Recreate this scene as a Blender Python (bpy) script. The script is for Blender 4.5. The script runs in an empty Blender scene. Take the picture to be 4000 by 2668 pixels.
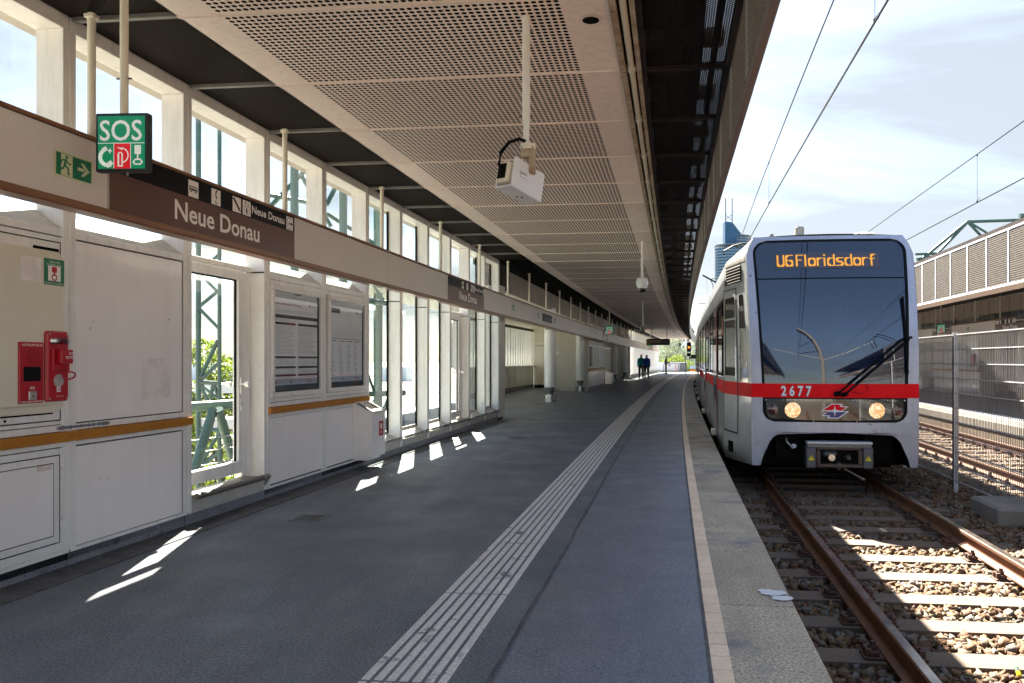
import bpy, math, random
import numpy as np
from mathutils import Matrix, Vector
random.seed(7); rng = np.random.default_rng(7)
SC = bpy.context.scene
COL = SC.collection
# ------------------------------------------------------------------ camera, world, sun, exposure
CAMZ = 1.33
cd = bpy.data.cameras.new('camera'); cam = bpy.data.objects.new('camera', cd); COL.objects.link(cam)
cam.location = (0, 0, CAMZ); cam.rotation_euler = (math.pi/2, 0, 0)
cd.sensor_width = 36; cd.lens = 3100/4000*36; cd.shift_x = -262.7/4000; cd.shift_y = 73/4000
cd.clip_start = .05; cd.clip_end = 6000
SC.camera = cam
SUN_EL, SUN_AZ = math.radians(44.4), math.radians(-11.1)      # azimuth measured from +Y towards +X
sun_vec = Vector((math.sin(SUN_AZ)*math.cos(SUN_EL), math.cos(SUN_AZ)*math.cos(SUN_EL), math.sin(SUN_EL)))
sl = bpy.data.lights.new('sun', 'SUN'); sl.energy = 4.9; sl.angle = math.radians(.5); sl.color = (1, .915, .79)
so = bpy.data.objects.new('sun', sl); COL.objects.link(so); so.rotation_euler = sun_vec.to_track_quat('Z', 'Y').to_euler()
so.location = sun_vec*60
world = bpy.data.worlds.new('World'); SC.world = world; world.use_nodes = True
wn, wl = world.node_tree.nodes, world.node_tree.links; wn.clear()
sky = wn.new('ShaderNodeTexSky'); sky.sky_type = 'NISHITA'; sky.sun_disc = False
sky.sun_elevation = SUN_EL; sky.sun_rotation = SUN_AZ; sky.dust_density = .8; sky.air_density = 1.0; sky.ozone_density = 1.6
tc = wn.new('ShaderNodeTexCoord'); mp = wn.new('ShaderNodeMapping'); mp.inputs['Scale'].default_value = (1, 1, 4.5)
mp.inputs['Rotation'].default_value = (.12, .1, .3)
cn = wn.new('ShaderNodeTexNoise'); cn.inputs['Scale'].default_value = 1.15; cn.inputs['Detail'].default_value = 7; cn.inputs['Roughness'].default_value = .56
cn.inputs['Distortion'].default_value = .5
cr = wn.new('ShaderNodeValToRGB'); cr.color_ramp.elements[0].position = .36; cr.color_ramp.elements[0].color = (.5, .5, .5, 1)
cr.color_ramp.elements[1].position = .60; cr.color_ramp.elements[1].color = (.93, .93, .93, 1)
cm = wn.new('ShaderNodeMix'); cm.data_type = 'RGBA'; cm.inputs[7].default_value = (1.36, 1.45, 1.56, 1)
bg = wn.new('ShaderNodeBackground'); bg.inputs['Strength'].default_value = .05; wo = wn.new('ShaderNodeOutputWorld')
wl.new(tc.outputs['Generated'], mp.inputs[0]); wl.new(mp.outputs[0], cn.inputs['Vector']); wl.new(cn.outputs['Fac'], cr.inputs[0])
sep = wn.new('ShaderNodeSeparateXYZ'); wl.new(tc.outputs['Generated'], sep.inputs[0])
cov = wn.new('ShaderNodeMapRange'); cov.interpolation_type = 'SMOOTHSTEP'; cov.inputs[1].default_value = -.45; cov.inputs[2].default_value = .45; cov.inputs[3].default_value = .22; cov.inputs[4].default_value = 1.0; wl.new(sep.outputs['Y'], cov.inputs[0])
low = wn.new('ShaderNodeMapRange'); low.interpolation_type = 'SMOOTHSTEP'; low.inputs[1].default_value = .08; low.inputs[2].default_value = .42; low.inputs[3].default_value = .55; low.inputs[4].default_value = 0; wl.new(sep.outputs['Z'], low.inputs[0])
cadd = wn.new('ShaderNodeMath'); cadd.use_clamp = True; wl.new(cov.outputs[0], cadd.inputs[0]); wl.new(low.outputs[0], cadd.inputs[1])
cmul = wn.new('ShaderNodeMath'); cmul.operation = 'MULTIPLY'; wl.new(cr.outputs[0], cmul.inputs[0]); wl.new(cadd.outputs[0], cmul.inputs[1]); wl.new(cmul.outputs[0], cm.inputs[0]); wl.new(sky.outputs[0], cm.inputs[6]); wl.new(cm.outputs[2], bg.inputs[0]); wl.new(bg.outputs[0], wo.inputs[0])
SC.view_settings.view_transform = 'Standard'; SC.view_settings.look = 'None'; SC.view_settings.gamma = 1
SC.view_settings.use_curve_mapping = False; SC.view_settings.exposure = 3.27
SC.cycles.max_bounces = 10; SC.cycles.diffuse_bounces = 8; SC.cycles.glossy_bounces = 3; SC.cycles.transparent_max_bounces = 14
SC.cycles.transmission_bounces = 3; SC.cycles.use_denoising = True; SC.cycles.caustics_reflective = False; SC.cycles.caustics_refractive = False
SC.cycles.sample_clamp_indirect = 6

# ------------------------------------------------------------------ the line: distance s along the platform, n across it (to the right)
TH, RAD = .1124, 1/.0007
def pos(s, n):
    p = TH+s/RAD
    return (RAD*math.cos(TH)-(RAD-n)*math.cos(p), -RAD*math.sin(TH)+(RAD-n)*math.sin(p))
def W(s, n, z): x, y = pos(s, n); return (x, y, z)
def head(s): return TH+s/RAD
def FR(s, n, z=0, rot=0): return Matrix.Translation(W(s, n, z)) @ Matrix.Rotation(-head(s)+rot, 4, 'Z')
def px_pt(xf, yf, Y):                                        # a point at depth Y seen at photo pixel xf, yf
    return ((xf-2262.7)/3100*Y, Y, CAMZ-(yf-1407)/3100*Y)

# ------------------------------------------------------------------ materials
def rgb(c): return (c[0], c[1], c[2], 1)
def mat(name, a, b=None, rough=.6, scale=3, mix=(.35, .65), fine=0, fs=60, speck=None, sp=(.62, .66), ss=25, bump=.0, bs=40,
        metal=0, coat=0, rr=.0, ior=1.45, streak=0, stc=(.3, .27, .22), orand=0, along=0):
    m = bpy.data.materials.new(name); m.use_nodes = True; N, L = m.node_tree.nodes, m.node_tree.links
    P = N['Principled BSDF']; P.inputs['Metallic'].default_value = metal; P.inputs['IOR'].default_value = ior
    P.inputs['Coat Weight'].default_value = coat; P.inputs['Coat Roughness'].default_value = .08
    g = N.new('ShaderNodeNewGeometry')
    def noise(sc, d=4, r=.6, vec=None):
        n = N.new('ShaderNodeTexNoise'); n.inputs['Scale'].default_value = sc; n.inputs['Detail'].default_value = d; n.inputs['Roughness'].default_value = r
        L.new(vec or g.outputs['Position'], n.inputs['Vector']); return n.outputs['Fac']
    def mx(f, x, y):
        k = N.new('ShaderNodeMix'); k.data_type = 'RGBA'
        for i, v in ((0, f), (6, x), (7, y)):
            if isinstance(v, (tuple, float, int)): k.inputs[i].default_value = rgb(v) if isinstance(v, tuple) else v
            else: L.new(v, k.inputs[i])
        return k.outputs[2]
    def ramp(v, lo, hi):
        k = N.new('ShaderNodeMapRange'); k.inputs[1].default_value = lo; k.inputs[2].default_value = hi; L.new(v, k.inputs[0]); return k.outputs[0]
    col = a
    if b: col = mx(ramp(noise(scale, 5, .65), *mix), a, b)
    if fine: 
        f = noise(fs, 2, .7); d = tuple(max(0, x*(1-fine)) for x in a); col = mx(ramp(f, .35, .65), d, col) if not isinstance(col, tuple) else mx(ramp(f, .35, .65), d, a)
    if streak:
        mp_ = N.new('ShaderNodeMapping'); mp_.inputs['Scale'].default_value = (9, 9, .7); L.new(g.outputs['Position'], mp_.inputs[0])
        f = ramp(noise(1.6, 6, .7, mp_.outputs[0]), .5, .78)
        k = N.new('ShaderNodeMath'); k.operation = 'MULTIPLY'; L.new(f, k.inputs[0]); k.inputs[1].default_value = streak; col = mx(k.outputs[0], col, stc)
    if along:                                                     # wear running along the platform
        mp2 = N.new('ShaderNodeMapping'); mp2.inputs['Rotation'].default_value = (0, 0, TH+.02); mp2.inputs['Scale'].default_value = (3.2, .45, 1); L.new(g.outputs['Position'], mp2.inputs[0])
        f = ramp(noise(1.5, 8, .72, mp2.outputs[0]), .42, .72); k = N.new('ShaderNodeMath'); k.operation = 'MULTIPLY'; L.new(f, k.inputs[0]); k.inputs[1].default_value = along
        col = mx(k.outputs[0], col, tuple(x*.42 for x in a))
        f = ramp(noise(.9, 6, .7), .56, .74); k = N.new('ShaderNodeMath'); k.operation = 'MULTIPLY'; L.new(f, k.inputs[0]); k.inputs[1].default_value = along*.6
        col = mx(k.outputs[0], col, tuple(min(1, x*1.7) for x in a))
    if orand:
        oi = N.new('ShaderNodeObjectInfo'); hs = N.new('ShaderNodeHueSaturation'); mr_ = N.new('ShaderNodeMapRange'); mr_.inputs[3].default_value = 1-orand; mr_.inputs[4].default_value = 1+orand*.6
        L.new(oi.outputs['Random'], mr_.inputs[0]); L.new(mr_.outputs[0], hs.inputs['Value'])
        if isinstance(col, tuple): hs.inputs['Color'].default_value = rgb(col)
        else: L.new(col, hs.inputs['Color'])
        col = hs.outputs[0]
    if speck: col = mx(ramp(noise(ss, 3, .7), *sp), col, speck)
    if isinstance(col, tuple): P.inputs['Base Color'].default_value = rgb(col)
    else: L.new(col, P.inputs['Base Color'])
    P.inputs['Roughness'].default_value = rough
    if rr:
        k = N.new('ShaderNodeMapRange'); L.new(noise(scale*1.7, 5, .6), k.inputs[0]); k.inputs[1].default_value = .3; k.inputs[2].default_value = .7
        k.inputs[3].default_value = max(.02, rough-rr); k.inputs[4].default_value = min(1, rough+rr); L.new(k.outputs[0], P.inputs['Roughness'])
    if bump:
        bm_ = N.new('ShaderNodeBump'); bm_.inputs['Strength'].default_value = bump; bm_.inputs['Distance'].default_value = .01
        L.new(noise(bs, 4, .65), bm_.inputs['Height']); L.new(bm_.outputs[0], P.inputs['Normal'])
    return m
def emis(name, c, s, base=(.02, .02, .02)):
    m = mat(name, base, rough=.3); P = m.node_tree.nodes['Principled BSDF']
    P.inputs['Emission Color'].default_value = rgb(c); P.inputs['Emission Strength'].default_value = s; return m
def glass_mat(name, tint, refl=1.5, dirt=.06, graze=.7):
    m = bpy.data.materials.new(name); m.use_nodes = True; N, L = m.node_tree.nodes, m.node_tree.links; N.clear()
    t = N.new('ShaderNodeBsdfTransparent'); t.inputs[0].default_value = rgb(tint); g = N.new('ShaderNodeBsdfGlossy'); g.inputs['Roughness'].default_value = .02
    d = N.new('ShaderNodeBsdfDiffuse'); d.inputs[0].default_value = (.6, .6, .56, 1)
    lw = N.new('ShaderNodeLayerWeight'); lw.inputs['Blend'].default_value = .5; pw = N.new('ShaderNodeMath'); pw.operation = 'POWER'; pw.inputs[1].default_value = 4
    f = N.new('ShaderNodeMath'); f.operation = 'MULTIPLY_ADD'; f.inputs[1].default_value = graze; f.inputs[2].default_value = .04*(refl-1)/.5; L.new(lw.outputs['Facing'], pw.inputs[0]); L.new(pw.outputs[0], f.inputs[0]); a = N.new('ShaderNodeMixShader'); b = N.new('ShaderNodeMixShader'); o = N.new('ShaderNodeOutputMaterial')
    ge = N.new('ShaderNodeNewGeometry'); n = N.new('ShaderNodeTexNoise'); n.inputs['Scale'].default_value = 7; n.inputs['Detail'].default_value = 8
    mr = N.new('ShaderNodeMapRange'); mr.inputs[1].default_value = .45; mr.inputs[2].default_value = .8; mr.inputs[4].default_value = dirt*3
    L.new(ge.outputs['Position'], n.inputs[0]); L.new(n.outputs[0], mr.inputs[0]); L.new(mr.outputs[0], b.inputs[0])
    L.new(f.outputs[0], a.inputs[0]); L.new(t.outputs[0], a.inputs[1]); L.new(g.outputs[0], a.inputs[2]); L.new(a.outputs[0], b.inputs[1]); L.new(d.outputs[0], b.inputs[2]); L.new(b.outputs[0], o.inputs[0])
    return m
def net_mat(name, c, cell, open_, tilt=.785):
    """fine expanded-metal net: diamond openings let light through"""
    m = bpy.data.materials.new(name); m.use_nodes = True; N, L = m.node_tree.nodes, m.node_tree.links
    P = N['Principled BSDF']; P.inputs['Base Color'].default_value = rgb(c); P.inputs['Roughness'].default_value = .75
    o = N['Material Output']; ge = N.new('ShaderNodeNewGeometry'); mpn = N.new('ShaderNodeMapping'); mpn.inputs['Rotation'].default_value = (0, 0, tilt+TH)
    mpn.inputs['Scale'].default_value = (1/cell, 1/cell, 1); L.new(ge.outputs['Position'], mpn.inputs[0]); sx = N.new('ShaderNodeSeparateXYZ'); L.new(mpn.outputs[0], sx.inputs[0])
    def tri(v):
        a = N.new('ShaderNodeMath'); a.operation = 'FRACT'; L.new(v, a.inputs[0]); b = N.new('ShaderNodeMath'); b.operation = 'LESS_THAN'; L.new(a.outputs[0], b.inputs[0]); b.inputs[1].default_value = open_; return b.outputs[0]
    mu = N.new('ShaderNodeMath'); mu.operation = 'MULTIPLY'; L.new(tri(sx.outputs[0]), mu.inputs[0]); L.new(tri(sx.outputs[1]), mu.inputs[1])
    tr = N.new('ShaderNodeBsdfTransparent'); ms = N.new('ShaderNodeMixShader'); L.new(mu.outputs[0], ms.inputs[0]); L.new(P.outputs[0], ms.inputs[1]); L.new(tr.outputs[0], ms.inputs[2]); L.new(ms.outputs[0], o.inputs[0])
    return m
M = {}
M['asphalt'] = mat('asphalt', (.185, .212, .262), (.285, .318, .375), along=.55, rough=.5, scale=.8, mix=(.3, .7), fine=.6, fs=75, speck=(.07, .075, .085), sp=(.69, .72), ss=9, bump=.35, bs=170, rr=.13)
M['asphalt_blue'] = mat('asphalt blue grey', (.225, .252, .305), (.30, .33, .385), along=.4, rough=.48, scale=1.1, mix=(.3, .7), fine=.5, fs=80, speck=(.09, .095, .12), sp=(.69, .72), ss=10, bump=.25, bs=190, rr=.14)
M['asphalt_dark'] = mat('worn joint filler', (.06, .063, .07), (.13, .135, .145), rough=.7, scale=6, bump=.4)
M['granite'] = mat('speckled edge slab', (.62, .52, .37), (.90, .79, .60), orand=.14, along=.5, rough=.62, scale=1.3, mix=(.25, .75), fine=.62, fs=75, speck=(.17, .17, .19), sp=(.52, .72), ss=1.5, bump=.25, bs=160, rr=.1)
M['plinth'] = mat('grey terrazzo plinth', (.24, .25, .28), (.34, .35, .38), rough=.5, scale=3, fine=.5, fs=120, speck=(.06, .06, .06), sp=(.58, .72), ss=4, bump=.1)
M['tile'] = mat('cream edge tile', (.97, .73, .50), (.98, .81, .60), orand=.10, rough=.5, scale=4, fine=.12, fs=50, speck=(.25, .2, .15), sp=(.68, .75), ss=9, bump=.1)
M['tactile'] = mat('worn white tactile bar', (.80, .765, .735), (.94, .91, .88), rough=.55, scale=5, mix=(.3, .7), fine=.2, fs=60, speck=(.12, .11, .11), sp=(.60, .72), ss=5, bump=.15)
M['panel'] = mat('off-white enamel panel', (.90, .85, .82), (.95, .90, .875), streak=.14, stc=(.62, .55, .48), orand=.04, rough=.38, scale=1.8, speck=(.3, .26, .2), sp=(.70, .74), ss=16, rr=.06, coat=.15)
M['frame'] = mat('cream painted steel', (.82, .795, .76), (.88, .86, .83), rough=.42, scale=4, streak=.35, stc=(.36, .30, .22), speck=(.2, .14, .09), sp=(.72, .76), ss=22, bump=.05)
M['cream'] = mat('cream grp', (.74, .69, .56), (.79, .74, .62), rough=.45, scale=2, speck=(.2, .17, .12), sp=(.74, .78), ss=14)
M['band'] = mat('grey-beige band panel', (.74, .675, .625), (.79, .725, .67), orand=.04, streak=.08, rough=.45, scale=1.5, fine=.06, fs=90, speck=(.25, .2, .16), sp=(.74, .78), ss=20)
M['wood'] = mat('amber varnished wood', (.52, .20, .014), (.42, .15, .010), rough=.4, scale=3, fine=.2, fs=30, coat=.1)
M['ceil'] = mat('beige ceiling sheet', (.89, .745, .665), (.95, .81, .73), orand=.09, rough=.5, scale=1.1, mix=(.3, .7), streak=.3, stc=(.28, .2, .13), speck=(.12, .08, .05), sp=(.72, .77), ss=16)
M['ceil_void'] = mat('dark void', (.0020, .0017, .0015), rough=.9)  # near-black sheets: shade above the ceiling put into the colour
M['ceil_mesh'] = mat('dark fine mesh', (.022, .018, .015), (.034, .028, .023), rough=.7, scale=1.5, fine=.5, fs=150, speck=(.16, .13, .10), sp=(.72, .75), ss=28, bump=.5, bs=220)
M['net'] = net_mat('dark expanded net', (.014, .010, .010), .021, .56)
M['dark_steel'] = mat('dark brown steel', (.022, .017, .016), (.04, .03, .028), rough=.6, scale=5, streak=.2, stc=(.12, .08, .05))
M['purple'] = mat('brown grey steel', (.16, .128, .122), (.2, .16, .15), rough=.55, scale=3, streak=.2, stc=(.15, .11, .08))
M['lattice'] = mat('beige lattice', (.22, .195, .165), (.17, .145, .12), rough=.5, scale=8)
M['alu'] = mat('aluminium', (.62, .60, .57), (.5, .48, .45), rough=.35, metal=.6, scale=5)
M['rust_alu'] = mat('stained beam', (.48, .40, .30), (.28, .18, .10), rough=.5, scale=7, mix=(.4, .65), speck=(.15, .08, .04), sp=(.6, .7), ss=14)
M['steel_dark'] = mat('weathered grey steel', (.16, .155, .145), (.22, .21, .2), rough=.5, metal=.3, scale=6)
M['chrome'] = mat('brushed steel', (.55, .55, .55), (.42, .42, .42), rough=.28, metal=1, scale=6, rr=.1)
M['tread'] = mat('chequer plate', (.16, .15, .14), (.28, .27, .25), rough=.35, metal=.9, scale=60, bump=.9, bs=90)
M['sill'] = mat('sill stone', (.56, .52, .46), (.42, .39, .35), rough=.55, scale=4, speck=(.15, .12, .1), sp=(.66, .72), ss=12)
M['black'] = mat('black', (.004, .004, .0045), rough=.45)
M['rubber'] = mat('rubber', (.005, .005, .0055), rough=.75)
M['void'] = mat('shadow gap', (.0025, .0025, .0025), rough=.95)
M['signframe'] = mat('slate sign housing', (.016, .018, .026), (.026, .028, .036), rough=.45, scale=9)
M['green_sign'] = emis('green sign face', (.0, .17, .075), .06, (.002, .24, .11))
M['red_sign'] = emis('red sign face', (.5, .004, .01), .06, (.62, .01, .02))
M['white_sign'] = emis('white sign print', (.8, .85, .8), .03, (.75, .77, .74))
M['exit_green'] = mat('exit green', (.004, .17, .075), rough=.35)
M['exit_cream'] = mat('luminescent cream', (.62, .66, .40), rough=.4)
M['print_white'] = mat('printed warm white', (.95, .90, .85), rough=.45)
M['print_black'] = mat('printed black', (.02, .02, .022), rough=.4)
M['brown'] = mat('brown enamel', (.115, .046, .03), (.135, .056, .038), rough=.35, scale=3)
M['bandblack'] = mat('black enamel', (.005, .005, .007), (.008, .008, .010), rough=.35, scale=5)
M['wood_dark'] = mat('brown varnished strip', (.26, .105, .035), (.20, .08, .03), rough=.35, scale=3, coat=.2)
M['redbox'] = mat('crimson enamel', (.48, .006, .02), (.40, .004, .016), rough=.35, scale=8, coat=.1)
M['redlens'] = mat('dark red lens', (.10, .004, .012), rough=.12, coat=1)
M['amber_print'] = mat('printed red', (.45, .03, .03), rough=.5)
M['poster'] = mat('poster paper', (.90, .94, .98), (.93, .96, .98), rough=.55, scale=2)
M['poster_dark'] = mat('poster navy', (.018, .028, .045), rough=.5)
M['poster_blue'] = mat('poster blue grey', (.36, .50, .62), rough=.5)
M['poster_text'] = mat('poster text', (.34, .37, .42), rough=.6)
M['glass'] = glass_mat('window glass', (.96, .98, .975), 1.40, .015)
M['glass_green'] = glass_mat('greenish dirty glass', (.93, .975, .965), 1.5, .02)
M['glass_case'] = glass_mat('case glass', (.99, .99, .99), 1.5, .008, .3)
M['silver'] = mat('train silver', (.37, .39, .40), (.43, .45, .46), rough=.33, metal=.25, scale=2.5, rr=.06, coat=.5, speck=(.2, .2, .2), sp=(.70, .78), ss=7, streak=.12, stc=(.25, .24, .22))
M['silver_blue'] = mat('train frame light silver', (.37, .39, .46), (.43, .45, .52), rough=.34, metal=.2, scale=2, coat=.3, streak=.4, stc=(.23, .22, .21), speck=(.16, .15, .14), sp=(.66, .74), ss=9, rr=.08)
M['train_red'] = mat('train red', (.80, .004, .010), (.72, .003, .008), rough=.55, scale=3)
M['train_red'].node_tree.nodes['Principled BSDF'].inputs['Specular IOR Level'].default_value = .18
M['screen'] = mat('dark windscreen', (.008, .020, .055), rough=.02, ior=2.2)
M['side_glass'] = mat('dark side glass', (.010, .009, .010), rough=.05, ior=1.9)
M['lamp_panel'] = mat('smoked lamp panel', (.05, .045, .035), rough=.04, ior=1.9)
M['grey_cab'] = mat('grey cab trim', (.34, .36, .365), (.40, .42, .43), rough=.35, scale=3, coat=.3)
M['cab_beige'] = mat('dusty roof shoulder', (.34, .31, .28), (.27, .25, .23), rough=.5, scale=5, streak=.2)
M['led'] = emis('amber led', (1, .42, .03), .17)
M['display'] = mat('display backing', (.075, .07, .085), rough=.4)
M['under'] = mat('underframe black', (.004, .004, .0045), (.009, .008, .007), rough=.7, scale=8)
M['coupler'] = mat('rusty coupler', (.07, .045, .035), (.12, .075, .05), rough=.6, scale=10, bump=.2)
M['coupler_grey'] = mat('coupler box grey', (.075, .08, .10), (.10, .105, .12), rough=.4, scale=6, metal=.3)
M['yellow'] = mat('warning yellow', (.75, .62, .01), rough=.4)
M['orange'] = mat('orange reflector', (.7, .13, .01), rough=.3)
M['tail'] = mat('unlit tail lamp', (.06, .012, .014), rough=.1, coat=1)
M['logo_blue'] = mat('logo blue', (.02, .02, .16), rough=.3)
M['paint_white'] = mat('white paint', (.72, .73, .76), rough=.4)
M['rail_top'] = mat('polished rail head', (.34, .29, .24), (.22, .18, .15), rough=.24, metal=.9, scale=3, rr=.06)
M['rail'] = mat('rusty rail', (.19, .085, .04), (.13, .06, .03), rough=.7, scale=7, bump=.2)
M['sleeper'] = mat('concrete sleeper', (.13, .092, .066), (.185, .138, .10), orand=.2, rough=.8, scale=3, fine=.3, fs=110, speck=(.14, .1, .08), sp=(.62, .7), ss=10, bump=.35, bs=110)
M['fasten'] = mat('rusty fastening', (.10, .048, .03), (.06, .03, .02), rough=.75, scale=20, bump=.2)
M['bed'] = mat('ballast dust', (.10, .075, .055), (.16, .125, .09), rough=.95, scale=9, fine=.4, fs=60, bump=.5)
M['concrete'] = mat('weathered concrete', (.26, .24, .21), (.18, .165, .15), rough=.85, scale=2.2, fine=.2, fs=80, speck=(.08, .07, .06), sp=(.62, .75), ss=4, bump=.3, bs=70)
M['concrete_edge'] = mat('stained edge face', (.20, .15, .105), (.12, .09, .06), rough=.85, scale=3, streak=.4, stc=(.25, .12, .05), bump=.3)
M['lit_cream'] = mat('cream platform edge', (.26, .24, .20), (.22, .20, .17), rough=.6, scale=2, fine=.15, fs=70, streak=.25, stc=(.35, .16, .06))
M['galv'] = mat('galvanised steel', (.62, .63, .65), (.50, .51, .53), rough=.4, metal=.3, scale=10)
M['wire'] = mat('dark wire', (.003, .004, .004), rough=.5)
M['green_steel'] = mat('sage green steel', (.055, .115, .092), (.08, .15, .12), rough=.4, scale=2.5, speck=(.45, .45, .40), sp=(.70, .74), ss=26, coat=.2)
M['green_light'] = mat('pale green steel', (.13, .21, .165), (.18, .26, .205), rough=.42, scale=3)
M['column'] = mat('satin grey column', (.74, .75, .73), (.80, .80, .78), rough=.38, scale=1.5, metal=.15, streak=.12, stc=(.25, .23, .2))
M['wallgrey'] = mat('warm grey wall panel', (.64, .61, .53), (.70, .67, .59), rough=.5, scale=1.6, streak=.15, stc=(.18, .17, .14))
M['upstand'] = mat('taupe upstand', (.36, .31, .27), (.42, .37, .32), rough=.6, scale=1.3, streak=.3, stc=(.12, .1, .08))
M['ground'] = mat('far ground neutral', (.22, .205, .175), (.28, .265, .225), rough=.95, scale=.02)  # neutral and lightened so sunlight bounces up under the canopy
M['bark'] = mat('bark', (.10, .08, .06), (.06, .05, .04), rough=.9, scale=10)
M['leaf'] = mat('sunlit leaf', (.085, .125, .022), (.14, .165, .035), rough=.7, scale=1.2)
M['leaf_haze'] = mat('leaf with haze tint', (.20, .235, .17), (.27, .30, .23), rough=.9, scale=.4)  # haze over far trees put into a paler, greyer leaf colour
for nm_, c_ in (('leaf', (.20, .28, .035, 1)), ('leaf_haze', (.20, .24, .15, 1))):
    m_ = M[nm_]; N_, L_k = m_.node_tree.nodes, m_.node_tree.links; t_ = N_.new('ShaderNodeBsdfTranslucent'); t_.inputs[0].default_value = c_; x_ = N_.new('ShaderNodeMixShader'); x_.inputs[0].default_value = .35
    L_k.new(N_['Principled BSDF'].outputs[0], x_.inputs[1]); L_k.new(t_.outputs[0], x_.inputs[2]); L_k.new(x_.outputs[0], N_['Material Output'].inputs[0])
M['tower_glass'] = mat('blue tower glass', (.008, .042, .10), (.02, .075, .15), rough=.35, scale=.05, ior=1.35)
M['tower_band'] = mat('pale tower band', (.10, .15, .20), rough=.6)
M['tower_white'] = mat('pale stair tower cladding', (.62, .65, .66), (.70, .72, .72), rough=.6, scale=.8)
M['bldg'] = mat('haze-tinted facade', (.66, .72, .80), (.72, .77, .84), rough=.7, scale=.1)  # distance haze put into the pale blue-grey facade colour
M['bldg_win'] = mat('facade window', (.07, .10, .15), rough=.15)
M['skin'] = mat('skin', (.36, .19, .13), rough=.55)
M['skin_dark'] = mat('tanned skin', (.20, .10, .07), rough=.55)
M['teal'] = mat('teal shirt', (.015, .36, .38), (.012, .28, .30), rough=.8, scale=12)
M['blue'] = mat('royal blue shirt', (.015, .07, .42), (.012, .05, .33), rough=.8, scale=12)
M['navy'] = mat('navy shirt', (.010, .016, .045), rough=.85)
M['jeans'] = mat('dark trousers', (.012, .018, .035), rough=.85)
M['shorts'] = mat('black shorts', (.012, .012, .014), rough=.85)
M['khaki'] = mat('khaki trousers', (.20, .165, .12), rough=.85)
M['hair'] = mat('dark hair', (.015, .01, .008), rough=.7)
M['bag'] = mat('white plastic bag', (.68, .68, .68), rough=.4)
M['lampface'] = mat('headlamp lens', (.25, .2, .12), rough=.15, coat=1)
def lampmat():
    m = M['lampface']; N, L = m.node_tree.nodes, m.node_tree.links; P = N['Principled BSDF']; g = N.new('ShaderNodeNewGeometry')
    n = N.new('ShaderNodeTexNoise'); n.inputs['Scale'].default_value = 13; n.inputs['Distortion'].default_value = 2.5; L.new(g.outputs['Position'], n.inputs['Vector'])
    r = N.new('ShaderNodeValToRGB'); r.color_ramp.elements[0].position = .38; r.color_ramp.elements[0].color = (.75, .30, .05, 1); r.color_ramp.elements[1].position = .62; r.color_ramp.elements[1].color = (1, .88, .55, 1)
    L.new(n.outputs[0], r.inputs[0]); L.new(r.outputs[0], P.inputs['Emission Color']); P.inputs['Emission Strength'].default_value = .11
lampmat()
for k_ in ('net', 'net_l', 'ceil_void', 'rubber', 'black', 'void', 'under', 'wire', 'bandblack', 'dark_steel'):
    if k_ in M: M[k_].node_tree.nodes['Principled BSDF'].inputs['Specular IOR Level'].default_value = .12
def stone_mat():
    m = bpy.data.materials.new('ballast stone'); m.use_nodes = True; N, L = m.node_tree.nodes, m.node_tree.links; P = N['Principled BSDF']; P.inputs['Roughness'].default_value = .85
    a = N.new('ShaderNodeAttribute'); a.attribute_name = 'tone'; r = N.new('ShaderNodeValToRGB'); e = r.color_ramp.elements
    e[0].position = 0; e[0].color = (.13, .065, .035, 1); e[1].position = 1; e[1].color = (.34, .31, .27, 1)
    for p, c in ((.3, (.26, .145, .07, 1)), (.55, (.34, .215, .11, 1)), (.75, (.27, .215, .16, 1))):
        k = e.new(p); k.color = c
    g = N.new('ShaderNodeNewGeometry'); n = N.new('ShaderNodeTexNoise'); n.inputs['Scale'].default_value = 45; L.new(g.outputs['Position'], n.inputs['Vector'])
    k = N.new('ShaderNodeMix'); k.data_type = 'RGBA'; k.blend_type = 'MULTIPLY'; k.inputs[0].default_value = .6
    L.new(a.outputs['Fac'], r.inputs[0]); L.new(r.outputs[0], k.inputs[6]); L.new(n.outputs['Color'], k.inputs[7])
    h = N.new('ShaderNodeHueSaturation'); h.inputs['Saturation'].default_value = 1.1; h.inputs['Value'].default_value = .66; L.new(k.outputs[2], h.inputs['Color']); L.new(h.outputs[0], P.inputs['Base Color']); return m
M['stone'] = stone_mat()

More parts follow.
